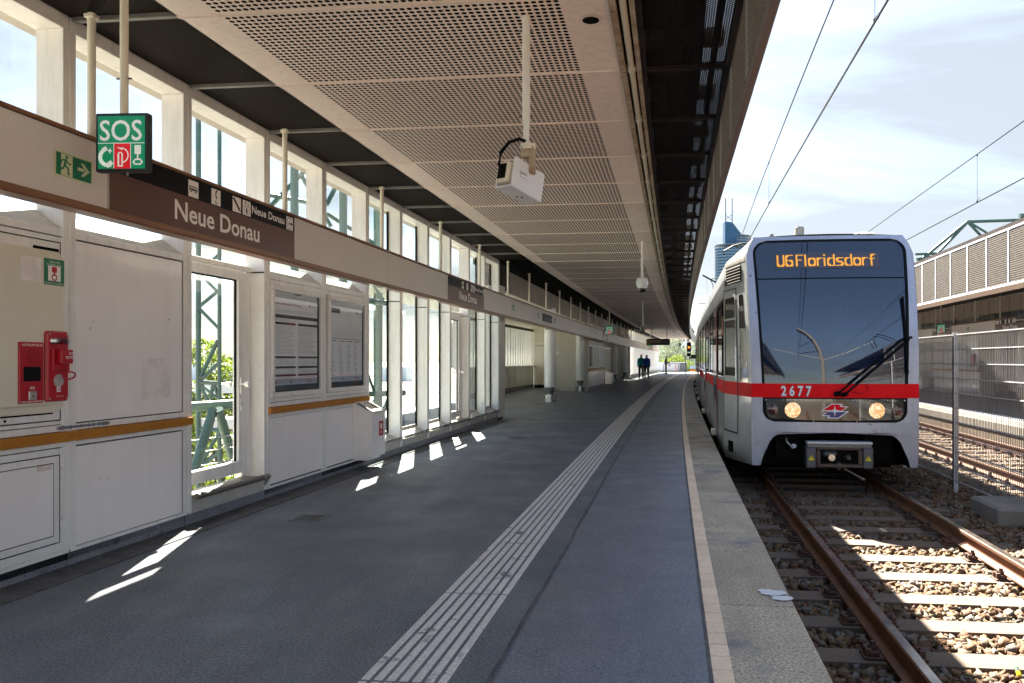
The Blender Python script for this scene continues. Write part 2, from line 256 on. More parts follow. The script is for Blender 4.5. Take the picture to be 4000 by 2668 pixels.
# ------------------------------------------------------------------ mesh helpers
class MB:
    def __init__(s): s.v = []; s.f = []; s.m = []; s.mats = []
    def mi(s, m):
        if m not in s.mats: s.mats.append(m)
        return s.mats.index(m)
    def add(s, vs, fs, m=0):
        b = len(s.v); s.v += [tuple(v) for v in vs]; s.f += [tuple(i+b for i in f) for f in fs]; s.m += [s.mi(m)]*len(fs); return s
    def box(s, x0, x1, y0, y1, z0, z1, m=0, T=None, ch=0):
        if ch:
            c = min(ch, abs(x1-x0)*.45, abs(y1-y0)*.45, abs(z1-z0)*.45); vs = []; idx = {}
            X, Y, Z = (x0, x1), (y0, y1), (z0, z1)
            for i in (0, 1):
                for j in (0, 1):
                    for k in (0, 1):
                        sx, sy, sz = (1-2*i)*c, (1-2*j)*c, (1-2*k)*c
                        for a, p in enumerate(((X[i], Y[j]+sy, Z[k]+sz), (X[i]+sx, Y[j], Z[k]+sz), (X[i]+sx, Y[j]+sy, Z[k]))):
                            idx[i, j, k, a] = len(vs); vs.append(p)
            F = []
            for i in (0, 1):
                F.append([idx[i, j, k, 0] for j, k in ((0, 0), (1, 0), (1, 1), (0, 1))]); F.append([idx[j, i, k, 1] for j, k in ((0, 0), (1, 0), (1, 1), (0, 1))])
                F.append([idx[j, k, i, 2] for j, k in ((0, 0), (1, 0), (1, 1), (0, 1))])
            for a, b in ((0, 1), (0, 2), (1, 2)):
                for p in (0, 1):
                    for q in (0, 1):
                        if (a, b) == (0, 1): F.append([idx[p, q, 0, 0], idx[p, q, 0, 1], idx[p, q, 1, 1], idx[p, q, 1, 0]])
                        elif (a, b) == (0, 2): F.append([idx[p, 0, q, 0], idx[p, 0, q, 2], idx[p, 1, q, 2], idx[p, 1, q, 0]])
                        else: F.append([idx[0, p, q, 1], idx[0, p, q, 2], idx[1, p, q, 2], idx[1, p, q, 1]])
            for i in (0, 1):
                for j in (0, 1):
                    for k in (0, 1): F.append([idx[i, j, k, 0], idx[i, j, k, 1], idx[i, j, k, 2]])
        else:
            vs = [(x, y, z) for x in (x0, x1) for y in (y0, y1) for z in (z0, z1)]
            F = [(0, 1, 3, 2), (4, 6, 7, 5), (0, 4, 5, 1), (2, 3, 7, 6), (0, 2, 6, 4), (1, 5, 7, 3)]
        if T is not None: vs = [tuple(T @ Vector(v)) for v in vs]
        return s.add(vs, F, m)
    def tube(s, pts, r, m=0, seg=8, cap=True, r2=None):
        pts = [Vector(p) for p in pts]; vs = []; F = []
        for i, p in enumerate(pts):
            d = (pts[min(i+1, len(pts)-1)]-pts[max(i-1, 0)]).normalized(); a = Vector((0, 0, 1)) if abs(d.z) < .9 else Vector((1, 0, 0))
            u = d.cross(a).normalized(); w = d.cross(u); rr = r if r2 is None else r+(r2-r)*i/(len(pts)-1)
            for k in range(seg): t = 2*math.pi*(k+.5)/seg; vs.append(p+u*rr*math.cos(t)+w*rr*math.sin(t))
        for i in range(len(pts)-1):
            for k in range(seg): F.append((i*seg+k, i*seg+(k+1) % seg, (i+1)*seg+(k+1) % seg, (i+1)*seg+k))
        if cap: F.append(tuple(range(seg))); F.append(tuple((len(pts)-1)*seg+k for k in range(seg)))
        return s.add(vs, F, m)
    def lathe(s, prof, m=0, seg=20, c=(0, 0)):
        vs = [(c[0]+r*math.cos(2*math.pi*k/seg), c[1]+r*math.sin(2*math.pi*k/seg), z) for r, z in prof for k in range(seg)]
        F = [(i*seg+k, i*seg+(k+1) % seg, (i+1)*seg+(k+1) % seg, (i+1)*seg+k) for i in range(len(prof)-1) for k in range(seg)]
        F += [tuple(range(seg)), tuple((len(prof)-1)*seg+k for k in range(seg))]
        return s.add(vs, F, m)
    def prism(s, poly, a, b, m=0, ax='x', T=None):                 # polygon extruded between a and b along an axis
        n = len(poly); mk = {'x': lambda p, t: (t, p[0], p[1]), 'y': lambda p, t: (p[0], t, p[1]), 'z': lambda p, t: (p[0], p[1], t)}[ax]
        vs = [mk(p, t) for t in (a, b) for p in poly]
        if T is not None: vs = [tuple(T @ Vector(v)) for v in vs]
        return s.add(vs, [tuple(range(n)), tuple(range(n, 2*n))]+[(i, (i+1) % n, n+(i+1) % n, n+i) for i in range(n)], m)
    def sweep(s, prof, s0, s1, m=0, step=2.5, closed=True):       # profile [(n,z)] carried along the curved line, in world space
        k = max(1, int(math.ceil((s1-s0)/step))); n = len(prof)
        vs = [W(s0+(s1-s0)*i/k, p[0], p[1]) for i in range(k+1) for p in prof]
        F = [(i*n+j, i*n+(j+1) % n, (i+1)*n+(j+1) % n, (i+1)*n+j) for i in range(k) for j in range(n if closed else n-1)]
        if closed: F += [tuple(range(n)), tuple(k*n+j for j in range(n))]
        return s.add(vs, F, m)
    def rect(s, n0, n1, z0, z1, s0, s1, m=0, step=2.5): return s.sweep([(n0, z0), (n1, z0), (n1, z1), (n0, z1)], s0, s1, m, step)
    def grid(s, fn, nu, nv, m=0):
        vs = [fn(i/nu, j/nv) for j in range(nv+1) for i in range(nu+1)]
        return s.add(vs, [(j*(nu+1)+i, j*(nu+1)+i+1, (j+1)*(nu+1)+i+1, (j+1)*(nu+1)+i) for j in range(nv) for i in range(nu)], m)
    def mesh(s, name, smooth=False):
        me = bpy.data.meshes.new(name); me.from_pydata(s.v, [], s.f)
        for m in s.mats: me.materials.append(M[m] if isinstance(m, str) else m)
        me.polygons.foreach_set('material_index', s.m); me.update()
        import bmesh
        b = bmesh.new(); b.from_mesh(me); bmesh.ops.recalc_face_normals(b, faces=b.faces); b.to_mesh(me); b.free()
        if smooth: me.shade_smooth() if smooth is True else me.set_sharp_from_angle(angle=smooth)
        return me
WM = {}
def put(name, me, parent=None, T=None, label=None, kind=None):
    o = bpy.data.objects.new(name, me); COL.objects.link(o); T = T if T is not None else Matrix.Identity(4)
    WM[o] = T
    if parent: o.parent = parent; o.matrix_local = WM[parent].inverted() @ T
    else: o.matrix_world = T
    if label: o['label'] = label
    if kind: o['kind'] = kind
    return o
def part(name, mb, parent=None, T=None, label=None, kind=None, smooth=False): return put(name, mb.mesh(name, smooth), parent, T, label, kind)
def thing(name, label, cat, T=None, group=None, mb=None, kind=None):
    o = put(name, mb.mesh(name) if mb else None, None, T); o['label'] = label; o['category'] = cat
    if group: o['group'] = group
    if kind: o['kind'] = kind
    return o
def struct(name, mb, label=None): return part(name, mb, kind='structure', label=label)
FACE_R = Matrix.Rotation(math.pi/2, 4, 'Z') @ Matrix.Rotation(math.pi/2, 4, 'X')     # upright, facing +n, reading along +s
FACE_C = Matrix.Rotation(math.pi/2, 4, 'X')                                        # upright, facing -s (the camera)
FACE_L = Matrix.Rotation(-math.pi/2, 4, 'Z') @ Matrix.Rotation(math.pi/2, 4, 'X')    # upright, facing -n
def text(body, h, width, T, parent, m, name='lettering', bold=0, label=None, align='LEFT', depth=.0008):
    """flat lettering in the local XY plane of T; cap height h, fitted to width"""
    c = bpy.data.curves.new('t', 'FONT'); c.body = body; c.size = 1; c.offset = bold; c.extrude = 0; c.resolution_u = 3
    o = bpy.data.objects.new('t', c); COL.objects.link(o); dg = bpy.context.evaluated_depsgraph_get(); dg.update()
    me = bpy.data.meshes.new_from_object(o.evaluated_get(dg)); bpy.data.objects.remove(o); bpy.data.curves.remove(c)
    co = np.zeros(len(me.vertices)*3); me.vertices.foreach_get('co', co); co = co.reshape(-1, 3)
    x0, x1 = co[:, 0].min(), co[:, 0].max(); cap = .729
    sy = h/cap; sx = (width/(x1-x0)) if width else sy
    co[:, 0] = (co[:, 0]-x0)*sx; co[:, 1] *= sy; co[:, 2] = depth
    if align == 'CENTER': co[:, 0] -= (x1-x0)*sx/2
    me.vertices.foreach_set('co', co.ravel()); me.materials.clear(); me.materials.append(M[m]); me.update()
    return put(name, me, parent, T, label)
def flat(polys, d=.001):
    """flat pictogram pieces in XY: ('p',pts) polygon, ('l',pts,w) stroke, ('c',x,y,r) disc, ('r',x,y,r,w) ring"""
    mb = MB()
    for q in polys:
        k, m = q[0], q[-1]
        if k == 'p': mb.add([(x, y, d) for x, y in q[1]], [tuple(range(len(q[1])))], m)
        elif k == 'b': x0, y0, x1, y1 = q[1]; mb.add([(x0, y0, d), (x1, y0, d), (x1, y1, d), (x0, y1, d)], [(0, 1, 2, 3)], m)
        elif k == 'c': x, y, r = q[1]; mb.add([(x+r*math.cos(t*math.pi/8), y+r*math.sin(t*math.pi/8), d) for t in range(16)], [tuple(range(16))], m)
        elif k == 'l':
            pts, w = q[1], q[2]
            for (x0, y0), (x1, y1) in zip(pts, pts[1:]):
                L = math.hypot(x1-x0, y1-y0) or 1; a, b = -(y1-y0)/L*w/2, (x1-x0)/L*w/2; e, g = (x1-x0)/L*w*.3, (y1-y0)/L*w*.3
                mb.add([(x0+a-e, y0+b-g, d), (x0-a-e, y0-b-g, d), (x1-a+e, y1-b+g, d), (x1+a+e, y1+b+g, d)], [(0, 1, 2, 3)], m)
        d += .00006
    return mb
def arc(cx, cy, r, a0, a1, n=10): return [(cx+r*math.cos(math.radians(a0+(a1-a0)*i/n)), cy+r*math.sin(math.radians(a0+(a1-a0)*i/n))) for i in range(n+1)]
def man(x, y, h, m):                                              # running figure in a box of height h
    P = lambda *a: [(x+p[0]*h, y+p[1]*h) for p in a]
    return [('c', (x+.52*h, y+.88*h, .085*h), m), ('l', P((.45, .74), (.38, .45)), .15*h, m), ('l', P((.38, .45), (.62, .3), (.6, .05), (.7, .03)), .10*h, m),
            ('l', P((.36, .45), (.25, .25), (.05, .22)), .10*h, m), ('l', P((.45, .72), (.68, .55), (.8, .58)), .075*h, m), ('l', P((.42, .72), (.2, .68), (.12, .5)), .075*h, m)]

# ------------------------------------------------------------------ setting: ground, track bed, platforms
S0, S1 = -16, 92
BAY = 1.245; K0 = 4.672                                         # bays of the wall and ceiling
g = MB(); g.add([(-4000, -4000, -8), (4000, -4000, -8), (4000, 4000, -8), (-4000, 4000, -8)], [(0, 1, 2, 3)], 'ground'); struct('ground', g)
b = MB(); b.rect(.60, 7.2, -1.6, -.60, S0, 150, 'bed', 4); struct('track_bed', b, 'dusty concrete trough under the ballast')
p = MB(); p.rect(-3.83, -.735, -.9, 0, S0, S1, 'asphalt', 2.5); p.rect(-7.4, -3.83, -.9, -.0, 16.9, S1, 'asphalt', 2.5)
platform = struct('platform', p, 'dark asphalt station platform')
for s0 in np.arange(-14.7, 90, 8.02):
    q = MB(); q.rect(-.730, .168, -.3, -.002, s0+.006, min(s0+8.02, 91), 'asphalt_blue', 2.5); part('paving_strip', q, platform)
q = MB(); pts_ = []; w_ = 0
for i in range(700):
    w_ = w_*.85+random.uniform(-.006, .006); pts_.append((S0+i*.15, -.735+w_, .006+.006*random.random()))
q.add([W(a, b_+e*c, .0022) for a, b_, c in pts_ for e in (-1, 1)], [(2*i, 2*i+1, 2*i+3, 2*i+2) for i in range(699)], 'asphalt_dark'); part('joint', q, platform)
q = MB(); q.rect(-.745, -.722, -.3, -.001, S0, 91, 'asphalt'); part('joint_filler', q, platform)
q = MB(); q.sweep([(.166, -.03), (.181, -.03), (.181, .0025), (.166, .0025)], S0, 91, 'asphalt_dark'); part('joint', q, platform)
# cover strip and little gutter at the foot of the wall
q = MB(); q.sweep([(-3.84, 0), (-3.60, 0), (-3.60, .008), (-3.64, .010), (-3.74, .008), (-3.84, .012)], S0, 17.1, 'asphalt_dark'); part('wall_gutter', q, platform)
me = MB().box(-.2435, .2435, .006, BAY-.006, -.24, 0, 'granite', ch=.006).mesh('edge_slab')
for k in range(-16, 69): put('edge_slab', me, platform, FR(4.377+k*BAY, .4275, .001+random.uniform(-.0015, .0015)))
q = MB(); q.rect(.60, .66, -.9, -.25, S0, 91, 'concrete_edge', 3); part('edge_wall', q, platform)
me = MB().box(-.0435, .0435, .0035, .1515, -.03, .0035, 'tile', ch=.002).mesh('edge_tile')
n_t = 0
for k in range(-2, 298): put('edge_tile', me, platform, FR(1.9+k*.155, .224, random.uniform(-.0006, .0006)))
q = MB(); q.rect(.181, .2675, -.03, .003, 1.9+298*.155, 89.5, 'tile', 2); part('edge_tile_row', q, platform, kind='stuff')
me = MB().box(-.018, .018, .010, 1.236, -.01, .0045, 'tactile', ch=.0025).mesh('tactile_bar')
cnt = 0
rest = MB()
for k in range(-2, 66):
    for j in range(7):
        nn = -1.278+.018+j*.0548; s_ = 4.417+k*1.2475
        if cnt < 287: put('tactile_bar', me, platform, FR(s_, nn, 0)); cnt += 1
        else: rest.box(-.018, .018, .01, 1.236, -.01, .0045, 'tactile', T=FR(s_, nn, 0))
part('tactile_bar_row', rest, platform, kind='stuff')
hm = MB(); hm.box(-.13, .13, -.13, .13, 0, .006, 'steel_dark', ch=.002); hm.box(-.10, .10, -.10, .10, .004, .009, 'asphalt_dark', ch=.002)
for s_, n_ in ((6.37, -3.02), (13.38, -2.66)):
    put('floor_hatch', hm.mesh('floor_hatch'), platform, FR(s_, n_, 0), 'square cover set in the asphalt')
bl = MB()
for cx, cy, w, h_ in ((.02, .12, .15, .055), (.06, .02, .12, .045), (-.02, .16, .08, .03)):
    bl.add([(cx+w*.5*math.cos(t*.52)*(1+.18*math.sin(3*t)), cy+h_*math.sin(t*.52)*(1+.2*math.cos(5*t))+.18*(w*.5*math.cos(t*.52)), .0062+.0002*cx) for t in range(12)], [tuple(range(12))], 'paint_white')
put('paint_splash', bl.mesh('paint_splash'), platform, FR(4.5, .56, 0), 'white paint splash on the edge slab')

# ------------------------------------------------------------------ left wall
wall = thing('platform_wall', 'off-white panelled and glazed wall along the near side of the platform', 'wall', FR(4.67, -3.9))
NW = -3.82; CEIL = 3.49
def bay_s(k): return K0+k*BAY
def wall_bay(k, kind, parent, low=False):
    """local frame: x across (0 = inner face, + towards platform), y along from mullion centre, z up"""
    T = FR(bay_s(k), NW); Tm = lambda mb, nm, lab=None, sm=False: part(nm, mb, parent, T, lab, smooth=sm)
    if kind in ('panel', 'cabinet', 'case'):
        zt = 2.16
        m = MB(); m.box(-.17, 0, .055, BAY-.055, 2.112, zt, 'frame', ch=.003); m.prism([(-.005, zt), (-.18, 2.285), (-.18, zt)], .055, BAY-.055, 'sill', 'y'); Tm(m, 'window_sill')
        g_ = MB(); g_.box(-.184, -.180, .05, BAY-.05, 2.285, 3.43, 'glass'); Tm(g_, 'window_pane')
        if kind == 'panel':
            m = MB(); m.box(-.02, -.003, .012, BAY-.066, .925, 2.105, 'panel', ch=.004); Tm(m, 'wall_panel')
        z_lo = .125
        if kind == 'case':
            m = MB(); m.box(-.02, -.003, .012, BAY-.012, z_lo+.01, .79, 'panel', ch=.004); Tm(m, 'wall_panel')
        elif kind == 'panel':
            m = MB(); m.box(-.02, -.003, .012, BAY-.066, z_lo, .775, 'panel', ch=.004); Tm(m, 'wall_panel')
        m = MB(); m.box(-.03, .004, 0, BAY, .782, .812, 'frame', ch=.003); m.box(-.03, .010, 0, BAY, .880, .92, 'frame', ch=.004); Tm(m, 'rail_bracket')
        m = MB(); e = -.03 if k == 0 else 0; m.box(.0, .035, -.0, BAY-e, .815, .877, 'wood', ch=.004); Tm(m, 'buffer_rail')
        m = MB(); m.box(-.12, -.022, .0, BAY, .05, 2.11, 'void'); Tm(m, 'wall_core')
    elif kind == 'glass':
        g_ = MB(); g_.box(-.184, -.180, .05, BAY-.05, .33, 3.43, 'glass_green'); Tm(g_, 'window_pane')
        m = MB(); m.prism([(.0, .10), (.0, .20), (-.03, .225), (-.18, .285), (-.18, .33), (-.2, .33), (-.2, .10)], .05, BAY-.05, 'sill', 'y'); Tm(m, 'window_sill')
        m = MB(); m.box(-.19, -.165, .055, .075, .3, 3.43, 'black'); m.box(-.19, -.165, BAY-.075, BAY-.055, .3, 3.43, 'black'); Tm(m, 'window_gasket')
        m = MB(); m.tube([(.03, .1, .235), (.03, BAY-.12, .235)], .022, 'chrome', 10); m.prism([(.0, .15), (.05, .215), (.0, .25)], BAY-.12, BAY-.108, 'chrome', 'y'); m.tube([(.03, .1, .235), (-.06, .1, .235)], .014, 'chrome', 8); Tm(m, 'foot_rail')
    elif kind == 'door':
        m = MB(); zb, zt = .29, 2.15
        m.prism([(.0, .10), (.0, .20), (-.03, .215), (-.16, .215), (-.2, .215), (-.2, .10)], .05, BAY-.05, 'sill', 'y'); Tm(m, 'window_sill')
        m = MB(); m.box(-.20, -.12, .055, BAY-.055, zt+.01, zt+.055, 'frame', ch=.004); Tm(m, 'transom')
        g_ = MB(); g_.box(-.184, -.180, .05, BAY-.05, zt+.055, 3.43, 'glass'); Tm(g_, 'window_pane')
        d = MB(); y0, y1 = .058, BAY-.20; w_ = .08
        for a in ((y0, y1, zt-w_, zt), (y0, y1, zb, zb+w_+.03), (y0, y0+.06, zb+w_+.03, zt-w_), (y1-w_, y1, zb+w_+.03, zt-w_)): d.box(-.185, -.125, a[0], a[1], a[2], a[3], 'frame', ch=.005)
        d.box(-.2, -.14, y1+.004, BAY-.055, zb-.08, zt, 'frame', ch=.004)
        door = Tm(d, 'door', 'white framed glass door')
        h_ = MB(); h_.box(-.125, -.112, y1-.062, y1-.028, 1.02, 1.17, 'frame', ch=.004); h_.tube([(-.112, y1-.045, 1.11), (-.06, y1-.045, 1.11)], .012, 'frame', 10); h_.tube([(-.075, y1-.045, 1.11), (-.04, y1-.045, 1.11)], .03, 'print_white', 14)
        h_.box(-.125, -.115, y1-.058, y1-.032, .86, .97, 'frame', ch=.004); h_.tube([(-.118, y1-.045, .93), (-.113, y1-.045, .93)], .009, 'black', 8); h_.tube([(-.19, y1-.09, 1.11), (-.235, y1-.09, 1.11)], .026, 'print_white', 12)
        part('handle', h_, door, T)
        g_ = MB(); g_.box(-.158, -.152, y0+.05, y1-w_+.01, zb+w_, zt-w_+.01, 'glass'); part('pane', g_, door, T)
        m = MB(); m.box(-.165, -.148, y1-w_-.014, y1-w_, zb+w_+.03, zt-w_, 'black'); m.box(-.165, -.148, y0+.06, y1-w_, zt-w_-.014, zt-w_, 'black'); part('seal', m, door, T)
        st = MB(); st.box(-.15, .035, .07, BAY-.16, .232, .25, 'tread', ch=.006); st.tube([(.04, .06, .236), (.04, BAY-.15, .236)], .024, 'tread', 12); st.tube([(.04, BAY-.15, .236), (.04, BAY-.04, .236)], .02, 'chrome', 12)
        st.prism([(.0, .14), (.07, .236), (.0, .26)], BAY-.05, BAY-.038, 'chrome', 'y'); Tm(st, 'step', 'chequer plate door step')
    if kind in ('glass', 'door'):
        m = MB(); m.box(-.18, -.002, BAY-.06, BAY-.052, 2.155, 2.165, 'black'); Tm(m, 'joint_line')
KINDS = {-1: 'cabinet', 0: 'panel', 1: 'door', 2: 'case', 3: 'case', 4: 'glass', 5: 'glass', 6: 'glass', 7: 'door', 8: 'glass', 9: 'glass'}
mu = MB(); mu.box(-.19, 0, -.055, -.004, .1, 3.435, 'frame', ch=.003); mu.box(-.19, 0, .004, .055, .1, 3.435, 'frame', ch=.003); mu.box(-.1, -.004, -.004, .004, .1, 3.43, 'void'); mu.tube([(.002, 0, .12), (.002, 0, 3.5)], .006, 'frame', 6)
mume = mu.mesh('mullion')
hd = MB(); hd.box(-.19, 0, .004, BAY-.004, 3.436, 3.53, 'frame', ch=.003); hdme = hd.mesh('window_header')
pl = MB(); pl.box(-.1, -.022, .003, BAY-.003, -.02, .098, 'plinth', ch=.003); plme = pl.mesh('plinth')
bt = MB(); bt.box(-.02, -.001, 0.004, BAY-.004, .099, .124, 'frame', ch=.002); btme = bt.mesh('bottom_rail')
for k in range(-16, 10):
    wall_bay(k, KINDS.get(k, 'glass' if k % 3 else 'panel'), wall)
    T = FR(bay_s(k), NW); put('window_header', hdme, wall, T); put('plinth', plme, wall, T); put('bottom_rail', btme, wall, T)
for k in range(-16, 11): put('mullion', mume, wall, FR(bay_s(k), NW))
m = MB(); m.box(-.35, .0, .06, .62, .06, 3.0, 'wallgrey', ch=.006); m.box(-.3, -.03, .1, .5, -.0, .06, 'black'); part('end_pillar', m, wall, FR(bay_s(10), NW))
m = MB(); m.box(-.5, .0, .05, 1.2, 2.95, 3.5, 'dark_steel', ch=.006); part('end_beam', m, wall, FR(bay_s(10), NW-.02))
# cabinet bay: frame, lower service door
T = FR(bay_s(-1), NW)
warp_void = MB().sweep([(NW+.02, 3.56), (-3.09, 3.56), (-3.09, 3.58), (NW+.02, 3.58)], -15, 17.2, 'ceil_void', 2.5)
m = MB(); m.box(-.02, -.002, .02, BAY-.02, .125, .178, 'frame', ch=.003); m.box(-.02, -.002, BAY-.075, BAY-.015, .18, .775, 'frame', ch=.003); m.box(-.02, -.002, .02, BAY-.08, .735, .775, 'frame', ch=.003); part('cabinet_surround', m, wall, T)
d = MB(); d.box(-.02, .0, .07, BAY-.082, .185, .73, 'frame', ch=.004); d.box(-.01, .004, .12, BAY-.135, .235, .685, 'panel', ch=.003)
sd = part('service_door', d, wall, T, 'low service door with two hinges')
for z in (.30, .62): part('hinge', MB().tube([(.006, BAY-.062, z-.035), (.006, BAY-.062, z+.035)], .011, 'frame', 8).box(0, .008, BAY-.08, BAY-.04, z-.02, z+.02, 'frame', ch=.002), sd, T)
part('label_plate', MB().box(.004, .0055, BAY-.26, BAY-.155, .655, .682, 'amber_print').box(.0055, .006, BAY-.257, BAY-.158, .658, .679, 'print_white'), sd, T)
text('ZNS-Verteiler', .011, .085, T @ Matrix.Translation((.0065, BAY-.25, .664)) @ FACE_R, sd, 'print_black')
m = MB(); m.box(-.02, -.002, BAY-.075, BAY-.015, .925, 2.105, 'frame', ch=.003); m.box(-.02, -.002, .02, BAY-.08, 2.068, 2.105, 'frame', ch=.003); m.box(-.02, -.002, .02, BAY-.08, .925, .953, 'frame', ch=.003); part('cabinet_surround', m, wall, T)
def gap_frame(parent, T, y0, y1, z0, z1, x, w=.0045, name='shadow_gap'):
    m = MB(); m.box(x, x+.0012, y0, y1, z0-w, z0, 'void'); m.box(x, x+.0012, y0, y1, z1, z1+w, 'void'); m.box(x, x+.0012, y0-w, y0, z0-w, z1+w, 'void'); m.box(x, x+.0012, y1, y1+w, z0-w, z1+w, 'void'); part(name, m, parent, T)
gap_frame(sd, T, .07, BAY-.082, .185, .73, -.002); gap_frame(sd, T, .12, BAY-.135, .235, .685, .0002)
for k_ in (0, 2, 3): gap_frame(wall, FR(bay_s(k_), NW), .014, BAY-(.066 if k_ == 0 else .014), .13, .772, -.0035, .003)
gap_frame(wall, FR(bay_s(0), NW), .014, BAY-.066, .927, 2.103, -.0035, .004)
# faded poster ghost and scuffs on the big panel
m = MB(); m.add([(.0, y, z) for y, z in ((.70, 1.045), (1.03, 1.045), (1.03, 1.345), (.70, 1.345))], [(0, 1, 2, 3)], 'ghost')
M['ghost'] = mat('glue ghost', (.80, .74, .70), (.90, .84, .80), rough=.6, scale=6, mix=(.45, .55)); M['bare'] = mat('bare metal scrape', (.17, .18, .21), rough=.5)
m.v = [(-.0022, a, c) for _, a, c in m.v]; part('poster_ghost', m, wall, FR(bay_s(0), NW))
m = MB()
for i in range(26):
    y = -.12+i*.018; h_ = .004+.007*random.random(); m.add([(.0105, y, .9-h_), (.0105, y+.02, .9-h_), (.0105, y+.02, .905+h_), (.0105, y, .905+h_)], [(0, 1, 2, 3)], 'bare')
part('paint_scrape', m, wall, FR(bay_s(0), NW))

# emergency call cabinet
T = FR(bay_s(-1), NW)
cab = thing('emergency_cabinet', 'cream emergency cabinet with two red call panels in the wall', 'cabinet', T @ Matrix.Translation((0, .62, .96)))
yr = 1.165
m = MB(); m.box(-.018, .002, .03, yr, .955, 2.066, 'frame', ch=.004); part('door', m, cab, T)
m = MB(); y0 = .55
m.prism([(y0+.0, 1.06), (y0+.06, 1.01), (yr-.05, 1.01), (yr-.012, 1.05), (yr-.012, 1.96), (yr-.05, 2.0), (y0+.06, 2.0), (y0, 1.95)], .0, .035, 'cream', 'x')
m.prism([(y0+.04, 1.09), (y0+.08, 1.06), (yr-.07, 1.06), (yr-.045, 1.08), (yr-.045, 1.93), (yr-.07, 1.955), (y0+.08, 1.955), (y0+.04, 1.92)], .05, .062, 'cream', 'x'); part('raised_cover', m, cab, T)
for z in (1.15, 1.865): part('hinge', MB().tube([(.008, BAY-.053, z-.04), (.008, BAY-.053, z+.04)], .012, 'frame', 8).box(0, .009, BAY-.075, BAY-.03, z-.025, z+.025, 'frame', ch=.002), cab, T)
part('lock', MB().box(.002, .012, .70, .775, .962, .992, 'frame', ch=.004).tube([(.012, .735, .977), (.016, .735, .977)], .008, 'black', 8), cab, T)
part('torn_sticker', MB().add([(.063, y, z) for y, z in ((.79, 1.80), (.945, 1.80), (.945, 1.945), (.79, 1.945))], [(0, 1, 2, 3)], 'ghost'), cab, T)
st = part('sticker', MB().box(.062, .0635, .965, 1.125, 1.79, 1.95, 'exit_green'), cab, T, 'green train emergency stop sticker')
part('pictogram', flat([('b', (.03, .025, .13, .118), 'print_white'), ('b', (.06, .078, .10, .112), 'redbox'), ('l', [(.08, .08), (.08, .06)], .012, 'redbox'), ('l', arc(.08, .048, .018, 0, 360, 14), .008, 'redbox')]), st, T @ Matrix.Translation((.0636, .965, 1.79)) @ FACE_R)
text('Zugnotstopp', .012, .085, T @ Matrix.Translation((.0640, 1.005, 1.927)) @ FACE_R, st, 'print_white')
text('bei Gefahr ziehen', .011, .12, T @ Matrix.Translation((.0640, .985, 1.911)) @ FACE_R, st, 'print_white')
text('Missbrauch wird bestraft', .010, .145, T @ Matrix.Translation((.0640, .972, 1.797)) @ FACE_R, st, 'print_white')
gap_frame(cab, T, .03, yr, .955, 2.066, .0005, .006)
part('recess_slot', MB().box(.0025, .0045, .95, yr-.012, 2.008, 2.026, 'void'), cab, T); part('recess_slot', MB().box(.0025, .0045, .30, yr-.06, .995, 1.004, 'void'), cab, T)
# red call panels
y0, y1 = .772, .955
cp = part('call_panel', MB().box(.055, .072, y0, y1, 1.075, 1.437, 'redbox', ch=.004), cab, T, 'red emergency call panel with screen')
text('NOTRUFSTELLE', .014, .15, T @ Matrix.Translation((.0728, y0+.02, 1.413)) @ FACE_R, cp, 'print_white', bold=.01)
sp = []
for r in range(1, 6):
    for t in range(r*6): sp.append(('c', (r*.0095*math.cos(t*math.pi/3/r), r*.0095*math.sin(t*math.pi/3/r), .0018), 'black'))
part('speaker_holes', flat(sp), cp, T @ Matrix.Translation((.0726, y0+.095, 1.352)) @ FACE_R, kind='stuff')
part('screen', MB().box(.070, .074, y0+.03, y1-.025, 1.205, 1.292, 'black', ch=.002), cp, T)
text('SOS', .016, .035, T @ Matrix.Translation((.0728, y0+.075, 1.158)) @ FACE_R, cp, 'print_white', bold=.02)
part('button', MB().box(.071, .078, y0+.065, y0+.125, 1.095, 1.147, 'chrome', ch=.004).box(.078, .0785, y0+.075, y0+.115, 1.103, 1.139, 'alu', ch=.001), cp, T)
part('pictogram', flat([('p', [(-.011, -.01), (.011, -.01), (0, .012)], 'print_black'), ('p', [(-.005, -.006), (.005, -.006), (0, .004)], 'yellow')]), cp, T @ Matrix.Translation((.079, y0+.095, 1.121)) @ FACE_R)
text('3 SEKUNDEN DRÜCKEN', .009, .165, T @ Matrix.Translation((.0728, y0+.008, 1.081)) @ FACE_R, cp, 'print_white', bold=.01)
y0, y1 = .963, 1.143
ep = part('emergency_stop_panel', MB().box(.055, .085, y0, y1, 1.077, 1.508, 'redbox', ch=.012), cab, T, 'red emergency stop panel with pull ring')
part('lamp', MB().tube([(.085, y0+.045, 1.448), (.092, y0+.045, 1.448), (.092, y1-.03, 1.448), (.085, y1-.03, 1.448)], .02, 'chrome', 8).box(.086, .112, y0+.055, y1-.035, 1.43, 1.468, 'redlens', ch=.012), ep, T)
part('stop_housing', MB().box(.085, .095, y0+.035, y1-.02, 1.268, 1.398, 'redbox', ch=.003).box(.095, .130, y0+.06, y1-.02, 1.308, 1.395, 'redbox', ch=.006), ep, T)
text('ZUG', .016, .035, T @ Matrix.Translation((.1308, y1-.062, 1.365)) @ FACE_R, ep, 'print_white', bold=.02)
text('NOTST', .016, .058, T @ Matrix.Translation((.1308, y1-.085, 1.34)) @ FACE_R, ep, 'print_white', bold=.02)
ring = arc(0, 0, .05, 0, 360, 20)
part('pull_ring', MB().tube([(.128+.03*a[1]/.05*.2, y1-.055+a[0], 1.235+a[1]*.45) for a in ring], .0055, 'redbox', 8, False).tube([(.12, y1-.05, 1.31), (.12, y1-.05, 1.262)], .006, 'redbox', 8), ep, T)
